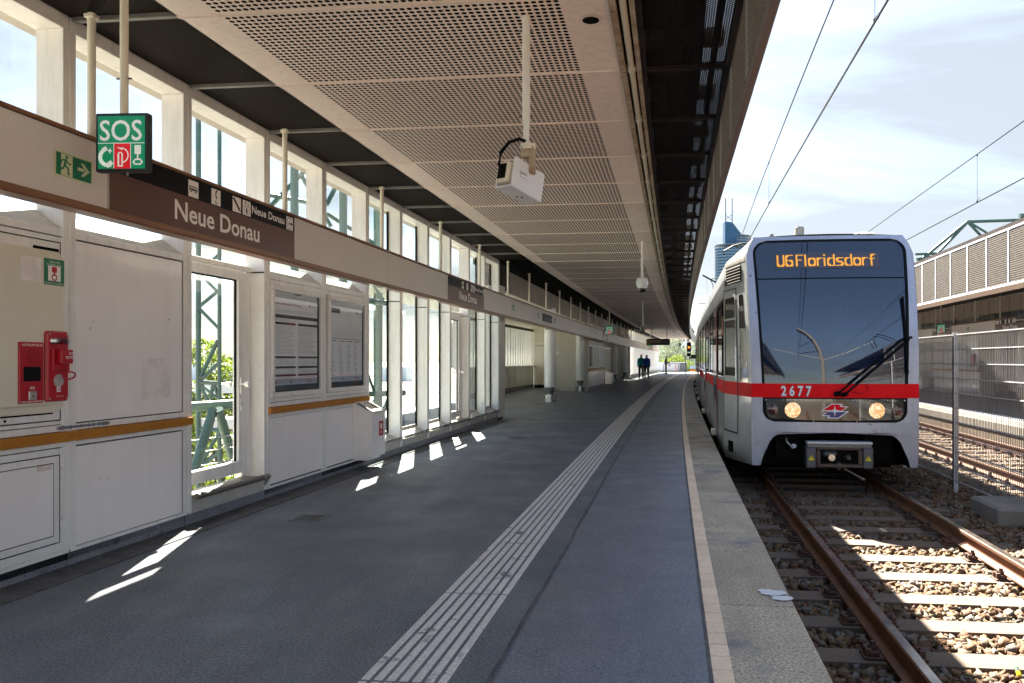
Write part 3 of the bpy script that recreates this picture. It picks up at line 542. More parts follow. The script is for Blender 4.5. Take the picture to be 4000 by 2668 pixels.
part('speaker_grille', MB().tube([(.085, y0+.09, 1.205), (.088, y0+.09, 1.205)], .04, 'alu', 20), ep, T)
part('number_plate', MB().box(.085, .0868, y0+.075, y0+.105, 1.135, 1.165, 'print_white', ch=.0005), ep, T)
text('B3', .014, .022, T @ Matrix.Translation((.0875, y0+.079, 1.143)) @ FACE_R, ep, 'print_black')
text('ELECTRIC WIEN', .006, .055, T @ Matrix.Translation((.0862, y0+.072, 1.106)) @ FACE_R, ep, 'print_white')
for a_, b_ in ((.02, 1.49), (.16, 1.49), (.02, 1.095), (.16, 1.095)): part('screw', MB().tube([(.085, y0+a_, b_), (.088, y0+a_, b_)], .006, 'alu', 8), ep, T)

# notice cases
def notice_case(k, lab, kind):
    T = FR(bay_s(k), NW); c = thing('notice_case', lab, 'notice case', T @ Matrix.Translation((0, .6, .92)), 'framed notice cases side by side on the wall')
    y0, y1 = .055+(.0 if k == 2 else .02), BAY-.055; z0, z1 = .967, 2.06; m = MB()
    for a in ((y0, y1, z1-.052, z1), (y0, y1, z0, z0+.05), (y0, y0+.06, z0+.05, z1-.052), (y1-.065, y1, z0+.05, z1-.052)): m.box(-.012, .022, *a, 'frame', ch=.006)
    part('frame', m, c, T)
    m = MB(); m.box(-.02, -.004, .006, BAY-.006, .925, z0-.004, 'frame', ch=.002); m.box(-.02, -.004, .006, BAY-.006, z1+.004, 2.11, 'frame', ch=.002); part('surround', m, c, T)
    a0, a1, b0, b1 = y0+.06, y1-.065, z0+.05, z1-.052
    part('backing', MB().box(-.012, -.008, a0, a1, b0, b1, 'poster_dark'), c, T)
    po = part('poster', MB().box(-.008, -.0065, a0+.025, a1-.045, b0+.065, b1-.06, 'poster'), c, T)
    part('pane', MB().box(.002, .005, a0, a1, b0, b1, 'glass_case'), c, T)
    for z in (1.12, 1.87): part('hinge', MB().tube([(.01, y1+.018, z-.035), (.01, y1+.018, z+.035)], .011, 'frame', 8).box(.0, .01, y1-.01, y1+.035, z-.02, z+.02, 'frame', ch=.002), c, T)
    part('lock', MB().box(.02, .026, y0+.012, y0+.034, 1.19, 1.27, 'frame', ch=.003).tube([(.026, y0+.023, 1.23), (.029, y0+.023, 1.23)], .007, 'black', 8), c, T)
    w = a1-a0-.07; h = b1-b0-.125; L = []
    def lines(x0, x1, ya, yb, st, var=.35, t=.0032):
        y = ya
        while y > yb: L.append(('b', (x0, y-t, x0+(x1-x0)*(1-var*random.random()), y), 'poster_text')); y -= st
    TT = T @ Matrix.Translation((-.0064, a0+.025, b0+.065)) @ FACE_R
    L.append(('b', (0, 0, w, .06), 'poster_blue'))
    for x in (.03, .36, .76): L.append(('c', (x*w+.01, .03, .016), 'poster_dark')); L += [('b', (x*w+.04, .034, x*w+.15, .040), 'poster_text'), ('b', (x*w+.04, .022, x*w+.13, .027), 'poster_text')]
    L.append(('b', (w*.855-.025, .02, w*.855, .045), 'amber_print'))
    if kind == 'rules':
        L.append(('b', (0, h-.20, w, h-.165), 'print_black')); lines(0, w, h-.115, h-.15, .014, .1); lines(.0, .5*w, h-.21, h-.225, .012)
        for x0, x1 in ((0, .47*w), (.52*w, w)):
            L.append(('b', (x0, h-.265, x1, h-.24), 'print_black')); lines(x0, x1, h-.28, h-.56, .0135)
            for zz in (.60, .70, .78): L.append(('b', (x0, h-zz, x1, h-zz+.022), 'print_black')); lines(x0, x1, h-zz-.012, h-zz-.07, .012, .15)
        for i in range(5): L.append(('b', (.30*w+i*.026, h-.262, .30*w+i*.026+.02, h-.243), 'amber_print'))
        text('Beförderungsbedingungen und Hausordnung', .020, .56, TT @ Matrix.Translation((.005, h-.065, .0006)), po, 'amber_print', bold=.012)
    else:
        for i in range(22):
            x = .02+i*(w-.06)/22; l = .06+.05*abs(math.sin(i*1.3)); L.append(('l', [(x, h-.35), (x+l*.35, h-.35+l)], .004, 'poster_text')); L.append(('c', (x, h-.36, .004), 'print_black'))
        L.append(('b', (.01, h-.372, w-.04, h-.368), 'print_black'))
        for x in (0, .25, .48, .72):
            L.append(('b', (x*w+.01, h-.40, x*w+.16, h-.392), 'print_black')); lines(x*w+.01, x*w+.13, h-.44, h-.80, .0145, .75, .0045)
        L.append(('b', (.02, h-.075, .25, h-.02), 'print_black'))
        text('U6 Floridsdorf', .03, .19, TT @ Matrix.Translation((.04, h-.06, .0012)), po, 'print_white')
    L.append(('c', (w-.19, h-.045, .016), 'amber_print'))
    text('WIENER LINIEN', .016, .14, TT @ Matrix.Translation((w-.165, h-.052, .0012)), po, 'print_black', bold=.01)
    part('print', flat(L, .0002), po, TT, kind='stuff'); return c
notice_case(2, 'left framed notice case headed with red title, showing two columns of rules', 'rules')
notice_case(3, 'right framed notice case showing the line timetable, beside the litter bin', 'times')
# litter bin
T = FR(9.18, -3.82); bin_ = thing('litter_bin', 'white wall-hung litter bin with a red sticker below the notice cases', 'bin', T @ Matrix.Translation((.15, .25, .15)))
def binbox(parent, T, w=.46, d=.30, zf=.655, zb=.12):
    m = MB(); side = [(.0, .15), (d-.04, zb), (d, zb+.03), (d, zf-.02), (d-.02, zf), (.0, .83)]
    for y in (0, w-.012): m.prism([(a, b) for a, b in side], y, y+.012, 'panel', 'y')
    m.prism([(d-.012, .16), (d, .16), (d, zf-.02), (d-.012, zf-.015)], .012, w-.012, 'panel', 'y'); m.box(0, d-.06, .012, w-.012, .12, .15, 'panel'); m.box(0, .012, .012, w-.012, .15, .83, 'panel'); part('body', m, parent, T)
    f = MB(); dz_ = .83-zf; a = math.atan2(dz_, d); R_ = Matrix.Translation((0, 0, .83)) @ Matrix.Rotation(a, 4, 'Y')
    L_ = math.hypot(dz_, d)
    for x0, x1, y0_, y1_ in ((0, .05, 0, w), (L_-.06, L_, 0, w), (.05, L_-.06, 0, .07), (.05, L_-.06, w-.07, w)): f.box(x0, x1, y0_, y1_, -.004, .012, 'steel_dark' if x0 == .05 else 'frame', T=R_, ch=.003)
    part('rim', f, parent, T); part('liner', MB().box(.03, d-.04, .03, w-.03, .2, .60, 'void'), parent, T)
    s_ = part('sticker', MB().box(d, d+.0015, w*.5+.0, w*.5+.14, .40, .58, 'redbox'), parent, T)
    part('print', flat([('c', (.07, .12, .032), 'print_white'), ('b', (.05, .08, .09, .12), 'print_white'), ('b', (.045, .035, .095, .05), 'print_white')]), s_, T @ Matrix.Translation((d+.0016, w*.5, .40)) @ FACE_R)
binbox(bin_, T, .42, .25, .70, .15)

# ------------------------------------------------------------------ canopy
can = thing('platform_canopy', 'canopy over the near platform with perforated beige ceiling panels', 'canopy', FR(20, -1.7, 3.49))
def perf_mesh():
    n0, n1 = -3.08, -.372; m = MB(); h0, h1 = -2.80, -.66; y0, y1 = .03, BAY-.03
    nx, ny = 47, 24; px_, py = (h1-h0)/nx, (y1-y0)/ny; r = .0176; V = []; F = []
    ix = {}
    for j in range(ny*2+1):
        for i in range(nx*2+1): 
            if (i % 2 and j % 2): continue
            ix[i, j] = len(V); V.append((h0+i*px_/2, y0+j*py/2, 0))
    for j in range(ny):
        for i in range(nx):
            cx, cy = h0+(i+.5)*px_, y0+(j+.5)*py; b = len(V)
            ring = [(2*i+2, 2*j+1), (2*i+2, 2*j+2), (2*i+1, 2*j+2), (2*i, 2*j+2), (2*i, 2*j+1), (2*i, 2*j), (2*i+1, 2*j), (2*i+2, 2*j)]
            for t in range(8): V.append((cx+r*math.cos(t*math.pi/4), cy+r*math.sin(t*math.pi/4), 0))
            for t in range(8): u = (t+1) % 8; F.append((b+t, ix[ring[t]], ix[ring[u]], b+u))
    m.add(V, F, 'ceil'); y_a, y_b = .006, BAY-.006
    for q in ((n0, h0, y_a, y_b), (h1, n1, y_a, y_b), (h0, h1, y_a, y0), (h0, h1, y1, y_b)): m.add([(q[0], q[2], 0), (q[1], q[2], 0), (q[1], q[3], 0), (q[0], q[3], 0)], [(0, 1, 2, 3)], 'ceil')
    m.box(n0, n1, y_a, .014, -.007, -.0005, 'ceil'); m.box(n0, n1, BAY-.014, y_b, -.007, -.0005, 'ceil'); m.box(n0, n0+.012, y_a+.01, y_b-.01, -.0, .03, 'ceil')
    me = bpy.data.meshes.new('ceiling_panel'); me.from_pydata(m.v, [], m.f)
    for x in m.mats: me.materials.append(M[x])
    return me
pm = perf_mesh()
M['net_l'] = net_mat('fine dark net', (.015, .0105, .008), .030, .5); M['net_l'].node_tree.nodes['Principled BSDF'].inputs['Specular IOR Level'].default_value = .1
mesh_l = MB().box(NW+.02, -3.09, .02, BAY-.02, -.004, .0, 'net_l').mesh('mesh_panel')
mesh_r = MB().box(-.165, .40, .03, BAY-.03, -.004, .0, 'net').mesh('net_panel')
cross = MB(); cross.box(NW+.03, -3.085, -.018, .018, -.022, .012, 'steel_dark', ch=.004)
crossm = cross.mesh('cross_bar')
crr = MB(); crr.box(-.205, .425, -.028, .028, -.015, .03, 'dark_steel', ch=.004); crr.box(-.205, .425, -.05, .05, -.002, .02, 'dark_steel'); crrm = crr.mesh('cross_rail')
# fascia panel of fine lattice, hung along the canopy edge
def fascia_mesh(z0, z1, side):
    m = MB(); L_ = BAY-.012; t = .012
    for y in np.arange(.045, L_-.03, .05): m.box(-t/2, t/2, y, y+.016, z0+.05, z1-.03, 'lattice')
    for z in np.arange(z0+.07, z1-.04, .045): m.box(-t*.2, t*.8*side if side > 0 else t*.2, .03, L_-.02, z, z+.012, 'lattice') if side > 0 else m.box(-t*.8, t*.2, .03, L_-.02, z, z+.012, 'lattice')
    me1 = m.mesh('lattice')
    f = MB(); f.box(-.02, .03, .006, L_+.004, z0, z0+.05, 'purple' if side < 0 else 'alu', ch=.006)
    f.box(-.02, .02, .006, .03, z0+.05, z1, 'alu'); f.box(-.02, .02, L_-.018, L_+.004, z0+.05, z1, 'alu'); f.box(-.02, .02, .006, L_, z1-.03, z1+.01, 'alu')
    return f.mesh('fascia_panel'), me1
ff, fl = fascia_mesh(2.905, 3.62, -1)
for k in range(-16, 63):
    s_ = bay_s(k)
    put('ceiling_panel', pm, can, FR(s_, 0, CEIL+random.uniform(-.002, .002)))
    if k < 10: put('mesh_panel', mesh_l, can, FR(s_, 0, CEIL+.03)); put('cross_bar', crossm, can, FR(s_, 0, CEIL+.02))
    put('net_panel', mesh_r, can, FR(s_, 0, CEIL+.012)); put('cross_rail', crrm, can, FR(s_, 0, CEIL))
    fp = put('fascia_panel', ff, can, FR(s_, .455, 0))
    put('lattice', fl, fp, FR(s_, .455, 0))
def warp(name, parent, prof, s0, s1, m, step=2.49, kind=None): return part(name, MB().sweep(prof, s0, s1, m, step), parent, kind=kind)
CS0, CS1 = bay_s(-16), bay_s(63)
def rc(n0, n1, z0, z1): return [(n0, z0), (n1, z0), (n1, z1), (n0, z1)]
part('void_shade', warp_void, can)
warp('edge_beam', can, rc(-.365, -.325, 3.455, 3.60), CS0, CS1, 'rust_alu'); warp('edge_beam', can, rc(-.245, -.212, 3.455, 3.60), CS0, CS1, 'rust_alu')
warp('channel', can, rc(-.322, -.248, 3.53, 3.56), CS0, CS1, 'void')
warp('net_rail', can, rc(-.208, -.172, 3.47, 3.53), CS0, CS1, 'dark_steel'); warp('net_rail', can, rc(.40, .434, 3.47, 3.55), CS0, CS1, 'dark_steel')
cdt = MB(); cdt.sweep([(-.285+.024*math.cos(t*math.pi/4), 3.485+.024*math.sin(t*math.pi/4)) for t in range(8)], CS0, CS1, 'cream', 1.2); cond = part('conduit', cdt, can, smooth=.9)
cpm = MB().tube([(0, -.035, 0), (0, -.03, 0), (0, .03, 0), (0, .035, 0)], .034, 'cream', 10).tube([(0, -.055, 0), (0, .055, 0)], .029, 'cream', 10).mesh('coupling')
for k in range(-10, 60): put('coupling', cpm, cond, FR(bay_s(k)-.06, -.285, 3.485))
warp('roof_deck', can, rc(-4.36, .24, 4.15, 4.28), CS0, CS1, 'ceil_void'); warp('void_shade', can, rc(-4.2, -.38, 3.62, 3.66), CS0, CS1, 'ceil_void')
warp('roof_edge_beam', can, rc(-4.3, -4.1, 3.535, 4.149), CS0, 17.1, 'upstand')
# structure seen through the net: cross beams, bright strips, duct
for k in range(-8, 50, 1):
    put('roof_purlin', MB().box(-.36, .40, .12, .30, 3.75, 3.83, 'rust_alu').mesh('roof_purlin') if k == -8 else bpy.data.meshes['roof_purlin'], can, FR(bay_s(k), 0))
warp('duct', can, rc(-.04, .08, 3.62, 3.72), CS0, CS1, 'rust_alu'); warp('duct', can, rc(.20, .23, 3.60, 3.9), CS0, CS1, 'steel_dark'); warp('gutter', can, rc(.30, .34, 3.56, 3.62), CS0, CS1, 'lattice')
# round spotlight opening in a ceiling panel
dl = MB(); dl.lathe([(.055, 0), (.075, 0), (.078, -.004), (.055, -.004)], 'ceil', 20); dl.lathe([(.054, -.0065), (.054, -.005)], 'void', 20)
part('downlight', dl, can, FR(5.0, -.50, CEIL-.003), smooth=False)
# upstand beyond the wall, hanging in front of the recess
warp('slot_closure', can, rc(-4.40, -4.0, 3.45, 4.149), 17.1, CS1, 'ceil_void')  # unseen dark panel added to shut out the light slit above the upstand
us = MB(); us.sweep(rc(-3.98, -3.92, 2.93, 3.45), bay_s(10), 56, 'upstand', 2.49); ust = part('upstand', us, can)
jm = MB().box(.0, .004, -.004, .004, 2.935, 3.445, 'void').mesh('joint')
for k in range(11, 42, 2): put('joint', jm, ust, FR(bay_s(k)+.4, -3.92, 0))
warp('recess_ceiling', can, rc(-7.6, -3.985, 2.93, 2.98), bay_s(10), 56, 'cream')
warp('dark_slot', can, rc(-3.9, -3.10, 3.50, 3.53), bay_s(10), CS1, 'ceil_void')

# ------------------------------------------------------------------ sign band
NB = -3.55
band = thing('sign_band', 'long beige sign band with wooden edges hung in front of the windows', 'sign', FR(8, NB-.06, 2.25))
ictx = dict(w='print_white', k='print_black')
def icons(parent, T0, offs):
    """T0: frame whose X reads along the band at z 2.548; offs: start of each pictogram"""
    W_, K_ = 'print_white', 'bandblack'; S = .127
    def base(w=S): return ('b', (0, 0, w, .124), W_)
    I = {
     'bus': [base(), ('b', (.012, .05, .115, .082), K_)]+[('b', (.017+i*.016, .062, .028+i*.016, .076), W_) for i in range(6)]+[('c', (.035, .048, .013), K_), ('c', (.092, .048, .013), K_), ('c', (.035, .048, .006), W_), ('c', (.092, .048, .006), W_)],
     'phone': [base(), ('l', arc(.095, .085, .035, 120, 240, 6), .013, K_), ('c', (.062, .035, .004), K_), ('l', [(.062, .03), (.062, .018), (.078, .016), (.082, .006)], .005, K_), ('l', arc(.064, .014, .011, 60, 320, 8), .003, K_)],
     'stairs': [base(), ('l', [(.0, .105), (.03, .105)], .008, K_), ('l', [(.02, .105), (.10, .03)], .022, K_), ('l', [(.10, .022), (.127, .022)], .008, K_)],
     'lift': [base(), ('l', [(.03, .006), (.03, .075), (.10, .075), (.10, .006)], .004, K_), ('c', (.065, .060, .007), K_), ('b', (.053, .03, .077, .053), K_), ('b', (.057, .01, .073, .03), K_), ('l', [(.045, .082), (.045, .112)], .005, K_), ('p', [(.033, .1), (.057, .1), (.045, .12)], K_), ('l', [(.085, .088), (.085, .118)], .005, K_), ('p', [(.073, .095), (.097, .095), (.085, .08)], K_)],
     'exit': [base(), ('l', [(.025, .01), (.025, .112), (.085, .112), (.085, .085)], .006, K_), ('l', [(.025, .01), (.085, .01), (.085, .035)], .006, K_), ('l', [(.05, .06), (.10, .06)], .012, K_), ('p', [(.09, .035), (.09, .085), (.12, .06)], K_), ('c', (.045, .07, .005), K_), ('l', arc(.045, .04, .012, 60, 320, 8), .003, K_)]}
    for nm, o in offs: part('pictogram', flat(I[nm], .0008), parent, T0 @ Matrix.Translation((o, 0, 0)))
def name_sign(T, rev, parent, small=False):
    """T: frame with origin at band zero height at the sign's reading start; X reads along"""
    sg = part('station_sign', MB().add([(0, 2.292, .002), (2.525, 2.292, .002), (2.525, 2.54, .002), (0, 2.54, .002)], [(0, 1, 2, 3)], 'brown').add([(0, 2.54, .002), (2.525, 2.54, .002), (2.525, 2.688, .002), (0, 2.688, .002)], [(0, 1, 2, 3)], 'bandblack'), parent, T, 'brown and black station name sign')
    text('Neue Donau', .146, 1.182, T @ Matrix.Translation((.667, 2.353, .0035)), sg, 'print_white', bold=.018)
    text('Neue Donau', .068, .57, T @ Matrix.Translation((1.726, 2.586, .0035)), sg, 'print_white', bold=.018)
    icons(sg, T @ Matrix.Translation((0, 2.548, .002)), [('bus', .83), ('phone', 1.127), ('stairs', 1.427), ('lift', 1.58), ('exit', 2.337)])
    return sg
def green_exit(T, parent, flip=False):
    m = [('b', (0, 0, .306, .150), 'exit_cream'), ('b', (.012, .010, .294, .140), 'exit_green')]
    m += [('b', (.05, .012, .14, .138), 'exit_cream')]+man(.035, .022, .115, 'exit_green')
    m += [('b', (.18, .066, .235, .086), 'exit_cream'), ('p', [(.205, .115), (.23, .115), (.28, .076), (.23, .037), (.205, .037), (.245, .076)], 'exit_cream')]
    return part('exit_sign', flat(m, .0015), parent, T, 'green emergency exit sign')
me_b = MB().box(-.10, 0, .003, 2*BAY-.003, 2.292, 2.686, 'band', ch=.002).mesh('band_panel')
for k in range(-12, 64, 2):
    put('band_panel', me_b, band, FR(bay_s(k), NB))
warp('wood_strip', band, [(NB-.11, 2.690), (NB+.012, 2.690), (NB+.012, 2.712), (NB-.11, 2.712)], bay_s(-12), bay_s(64), 'wood_dark')
warp('wood_strip', band, [(NB-.11, 2.24), (NB+.006, 2.24), (NB+.012, 2.25), (NB+.012, 2.288), (NB-.11, 2.288)], bay_s(-12), bay_s(64), 'wood_dark')
rm = MB().tube([(0, 0, 2.70), (0, 0, 3.50)], .024, 'cream', 10).box(-.03, .03, -.03, .03, 3.47, 3.49, 'cream').mesh('hanger_rod', .7)
for k in range(-12, 64, 2): put('hanger_rod', rm, band, FR(bay_s(k)-.09+.0, -3.598))
def TB(s_): return FR(s_, NB, 0) @ FACE_R
name_sign(TB(bay_s(0)+.003), False, band); name_sign(TB(12.285), False, band); name_sign(TB(36.8), False, band)
green_exit(TB(4.224) @ Matrix.Translation((0, 2.408, 0)), band)
for s_ in (17.2, 20.35, 23.1, 33.6): green_exit(TB(s_) @ Matrix.Translation((0, 2.43, 0)), band)
dp = part('train_indicator', MB().box(.0, .02, 0, 1.5, 2.39, 2.60, 'bandblack', ch=.004), band, FR(21.15, NB))
text('Floridsdorf 3', .10, 1.0, FR(21.35, NB+.0215, 2.44) @ FACE_R, dp, 'steel_dark')
part('small_lamp', MB().lathe([(.0, .04), (.03, .03), (.04, 0), (.03, -.03), (0.0, -.04)], 'print_white', 12), band, FR(15.05, NB+.02, 2.74))

# ------------------------------------------------------------------ hanging SOS signs
def sos_sign(s_, n_, z_, w, h, lab, pole_top=3.52, pole_r=.0235):
    T = FR(s_, n_, z_, math.radians(4)); t = thing('sos_sign', lab, 'sign', T, 'hanging SOS signs'); d = .05
    m = MB(); m.box(-w/2, w/2, 0, d, 0, h, 'signframe', ch=.006); part('housing', m, t, T)
    fc = MB(); fc.box(-w/2+.018, w/2-.018, -.003, .002, .018, h-.018, 'green_sign'); face = part('face', fc, t, T)
    T2 = T @ Matrix.Translation((-w/2+.018, -.0035, .018)) @ FACE_C; W_, H_ = w-.036, h-.036
    q = [('b', (W_*.34, 0, W_*.70, H_*.475), 'red_sign'), ('b', (0, H_*.475, W_, H_*.49), 'white_sign'), ('b', (W_*.335, 0, W_*.35, H_*.475), 'white_sign'), ('b', (W_*.695, 0, W_*.71, H_*.475), 'white_sign')]
    q += [('l', arc(W_*.22, H_*.22, H_*.155, 125, 285, 9), H_*.075, 'white_sign'), ('l', [(W_*.13, H_*.36), (W_*.17, H_*.38)], H_*.085, 'white_sign'), ('l', [(W_*.21, H_*.06), (W_*.28, H_*.11)], H_*.09, 'white_sign'), ('b', (W_*.215, H_*.325, W_*.305, H_*.35), 'white_sign'), ('b', (W_*.247, H_*.29, W_*.273, H_*.385), 'white_sign')]
    q += [('l', [(W_*.44, H_*.05), (W_*.44, H_*.26)], H_*.035, 'white_sign'), ('l', [(W_*.52, H_*.05), (W_*.52, H_*.26)], H_*.03, 'white_sign'), ('b', (W_*.42, H_*.035, W_*.54, H_*.06), 'white_sign'), ('l', arc(W_*.48, H_*.26, W_*.05, 0, 180, 6), H_*.02, 'white_sign'), ('l', arc(W_*.50, H_*.25, W_*.15, -75, 100, 12), H_*.022, 'white_sign'), ('l', [(W_*.43, H_*.40), (W_*.52, H_*.36)], H_*.02, 'white_sign')]
    q += [('b', (W_*.785, H_*.27, W_*.925, H_*.44), 'white_sign'), ('l', [(W_*.855, H_*.28), (W_*.855, H_*.18)], H_*.03, 'white_sign'), ('l', [(a, b) for a, b in [(W_*.80, H_*.08), (W_*.91, H_*.08), (W_*.95, H_*.12), (W_*.91, H_*.17), (W_*.80, H_*.17), (W_*.76, H_*.12), (W_*.80, H_*.08)]], H_*.028, 'white_sign')]
    part('pictogram', flat(q, .0004), face, T2)
    text('SOS', H_*.40, W_*.90, T2 @ Matrix.Translation((W_*.045, H_*.535, .0012)), face, 'white_sign', bold=.012)
    part('pole', MB().tube([(0, d/2, h), (0, d/2, pole_top-z_)], pole_r, 'cream', 12).tube([(-.045, d/2, h+.21), (.045, d/2, h+.21)], .006, 'steel_dark', 6), t, T, smooth=.7)
    part('fixing_bolt', MB().tube([(.02, d/2, 0), (.02, d/2, -.018)], .007, 'steel_dark', 6), t, T); return t
sos_sign(4.32, -3.20, 2.437, .318, .345, 'large hanging SOS sign in front of the windows, nearest to the wall panels')
sos_sign(33.1, -2.86, 2.41, .32, .36, 'small hanging SOS sign above the round columns', 3.5)
sos_sign(61.5, -2.75, 2.18, .34, .38, 'tiny SOS sign just under the black departure display', 3.5)

# ------------------------------------------------------------------ cameras
def box_camera(s_, n_, lab, mat_='paint_white', rot=0.0, sc=1):
    T = FR(s_, n_, 0); t = thing('security_camera', lab, 'camera', FR(s_, n_, 2.35), 'box cameras on ceiling poles')
    pole = MB(); pole.tube([(0, 0, 2.68), (0, 0, 2.83)], .020, 'frame', 14); pole.tube([(0, 0, 2.825), (0, 0, 3.49)], .0255, 'frame', 14); pole.tube([(-.045, 0, 2.86), (.045, 0, 2.86)], .006, 'steel_dark', 6); pole.tube([(-.045, 0, 3.40), (.045, 0, 3.40)], .006, 'steel_dark', 6); part('pole', pole, t, T, smooth=.7)
    R_ = T @ Matrix.Translation((-.055, -.0, 2.475)) @ Matrix.Rotation(math.radians(-30), 4, 'Z') @ Matrix.Rotation(math.radians(-12), 4, 'X') @ Matrix.Scale(.92, 4)
    h = MB(); h.box(-.075, -.062, -.13, .19, -.10, .075, mat_, ch=.003); h.box(.062, .075, -.13, .19, -.10, .095, mat_, ch=.003); h.box(-.075, .075, -.13, .19, -.112, -.1, mat_, ch=.004); part('sun_shield', h, t, R_)
    c = MB(); c.box(-.052, .052, -.16, .16, -.085, .06, 'cream', ch=.012); body = part('body', c, t, R_)
    part('rear_recess', MB().box(-.037, .037, -.163, -.158, -.065, .04, 'rubber', ch=.004), body, R_)
    b_ = MB(); b_.box(-.03, .05, -.03, .05, 2.60, 2.68, 'rust_alu', ch=.01); b_.box(.02, .055, -.02, .04, 2.50, 2.66, 'rust_alu', ch=.006); b_.tube([(.01, .01, 2.655), (.01, .01, 2.69)], .05, 'cream', 14); part('bracket', b_, t, T)
    part('cable', MB().tube([(.0, -.02, 2.70), (-.04, -.03, 2.715), (-.10, -.05, 2.69), (-.145, -.08, 2.62), (-.15, -.11, 2.54), (-.125, -.13, 2.50)], .011, 'rubber', 8), t, T, smooth=.9)
    part('maker_plate', flat([('b', (0, 0, .003, .05), 'print_black'), ('b', (0, 0, .07, .003), 'print_black')]), body, R_ @ Matrix.Translation((.0755, -.06, -.02)) @ FACE_R)
    text('GRUNDIG', .014, .065, R_ @ Matrix.Translation((.0757, -.055, .005)) @ FACE_R, body, 'print_black', bold=.01)
    part('screw', MB().tube([(-.02, .04, -.118), (-.02, .04, -.11)], .009, 'steel_dark', 8).tube([(.01, .06, -.118), (.01, .06, -.11)], .009, 'steel_dark', 8), body, R_); return t
box_camera(4.92, -.90, 'white box camera with black cable hanging from the perforated ceiling, largest of the cameras')
box_camera(29.7, -1.28, 'dark far box camera hanging from the ceiling just above the departure display', 'signframe')
def dome_camera(s_, n_, zt, lab):
    T = FR(s_, n_, zt); t = thing('dome_camera', lab, 'camera', T, 'white dome cameras')
    part('pole', MB().tube([(0, 0, .30), (0, 0, 3.49-zt)], .022, 'frame', 10).tube([(0, 0, .27), (0, 0, .32)], .03, 'frame', 12), t, T, smooth=.7)
    part('housing', MB().lathe([(.04, .275), (.09, .25), (.108, .20), (.112, .14), (.098, .12), (.095, .09), (.08, .07)], 'paint_white', 20), t, T, smooth=.7)
    part('dome', MB().lathe([(.079, .075), (.078, .05), (.065, .02), (.04, .002), (.012, -.008)], 'side_glass', 18), t, T, smooth=True)
dome_camera(14.45, -.555, 2.565, 'white dome camera on a pole, the nearer one'); dome_camera(57.3, -.36, 2.32, 'small white dome camera far off, near the red signal')

# ------------------------------------------------------------------ departure display and clock
T = FR(49.3, -1.4, 0); disp = thing('departure_display', 'black hanging departure display over the far platform', 'display', FR(49.3, -1.4, 2.25))
part('housing', MB().box(-.82, .62, 0, .18, 2.26, 2.655, 'black', ch=.05), disp, T)
part('screen', MB().box(-.74, .56, -.004, .002, 2.33, 2.59, 'display'), disp, T)
M['dim_amber'] = emis('dim amber led', (.9, .55, .1), .03)
text('Siebenhirten', .07, .6, T @ Matrix.Translation((-.62, -.006, 2.48)) @ FACE_C, disp, 'dim_amber'); text('5', .07, None, T @ Matrix.Translation((.4, -.006, 2.48)) @ FACE_C, disp, 'dim_amber')
for x in (-.5, .43): part('hanger_rod', MB().tube([(x, .09, 2.65), (x, .09, 3.49)], .02, 'steel_dark', 8), disp, T)
clk = thing('platform_clock', 'square black digital clock beside the departure display', 'clock', FR(49.3, -2.05, 2.25)); T = FR(49.3, -2.05, 0)
part('housing', MB().box(-.20, .20, 0, .16, 2.24, 2.635, 'black', ch=.05), clk, T)
M['dim_green'] = emis('dim green led', (.45, .6, .05), .03)
part('dial', flat([('l', arc(0, 0, .13, 0, 345, 14), .03, 'dim_green'), ('l', [(0, 0), (.05, .07)], .03, 'dim_green')]), clk, T @ Matrix.Translation((0, -.001, 2.44)) @ FACE_C)

# ------------------------------------------------------------------ recess beyond the wall: columns, low wall, service block
def column(s_, n_, lab, r=.193, sign=False):
    T = FR(s_, n_, 0); c = thing('round_column', lab, 'column', T, 'round grey columns on steel feet')
    part('shaft', MB().lathe([(r, .47), (r, 2.98)], 'column', 28), c, T, smooth=.8)
    part('foot', MB().lathe([(.085, .24), (.155, .44), (.155, .47)], 'steel_dark', 14), c, T, smooth=.5)
    part('base', MB().lathe([(.205, 0), (.205, .21), (.13, .212), (.13, .24)], 'chrome', 24), c, T, smooth=.5)
    if sign:
        e = part('exit_sign', MB().box(-.13, .15, -r-.02, -r-.012, 2.30, 2.46, 'exit_cream').box(-.122, .142, -r-.021, -r-.0195, 2.308, 2.452, 'exit_green'), c, T)
        q = [('b', (.155, .008, .255, .145), 'exit_cream')]+man(.15, .02, .11, 'exit_green')+[('l', [(.115, .12), (.05, .05)], .02, 'exit_cream'), ('l', [(.035, .09), (.035, .035), (.09, .035)], .02, 'exit_cream')]
        part('pictogram', flat(q), e, T @ Matrix.Translation((-.13, -r-.022, 2.30)) @ FACE_C)
column(25.05, -3.99, 'nearest round grey column, carrying a green exit sign', sign=True)
column(33.4, -4.13, 'second round grey column, beside the grey service door', .19)
column(47.3, -4.03, 'third round grey column, past the display windows', .19); column(56.1, -4.2, 'farthest round grey column, at the start of the far glazed wall', .19)
rw = thing('recess_wall', 'low panelled wall with tall slit windows at the back of the recess', 'wall', FR(30, -6.95))
pmw = MB().box(-.06, 0, .006, .774, .18, 1.02, 'wallgrey', ch=.006).mesh('wall_panel')
for i in range(16): put('wall_panel', pmw, rw, FR(24.9+i*.785, -6.95))
part('coping', MB().rect(-7.10, -6.86, 1.02, 1.08, 24.8, 37.5, 'wallgrey'), rw); part('plinth', MB().rect(-7.03, -6.97, -.0, .18, 24.8, 37.5, 'concrete'), rw)
fm = MB().box(-.25, .0, -.05, .05, 1.08, 2.95, 'frame', ch=.004).mesh('window_fin')
for i in range(26): put('window_fin', fm, rw, FR(24.9+i*.49, -7.0))
part('window_pane', MB().rect(-7.30, -7.295, 1.08, 2.95, 24.8, 37.5, 'glass_green'), rw)
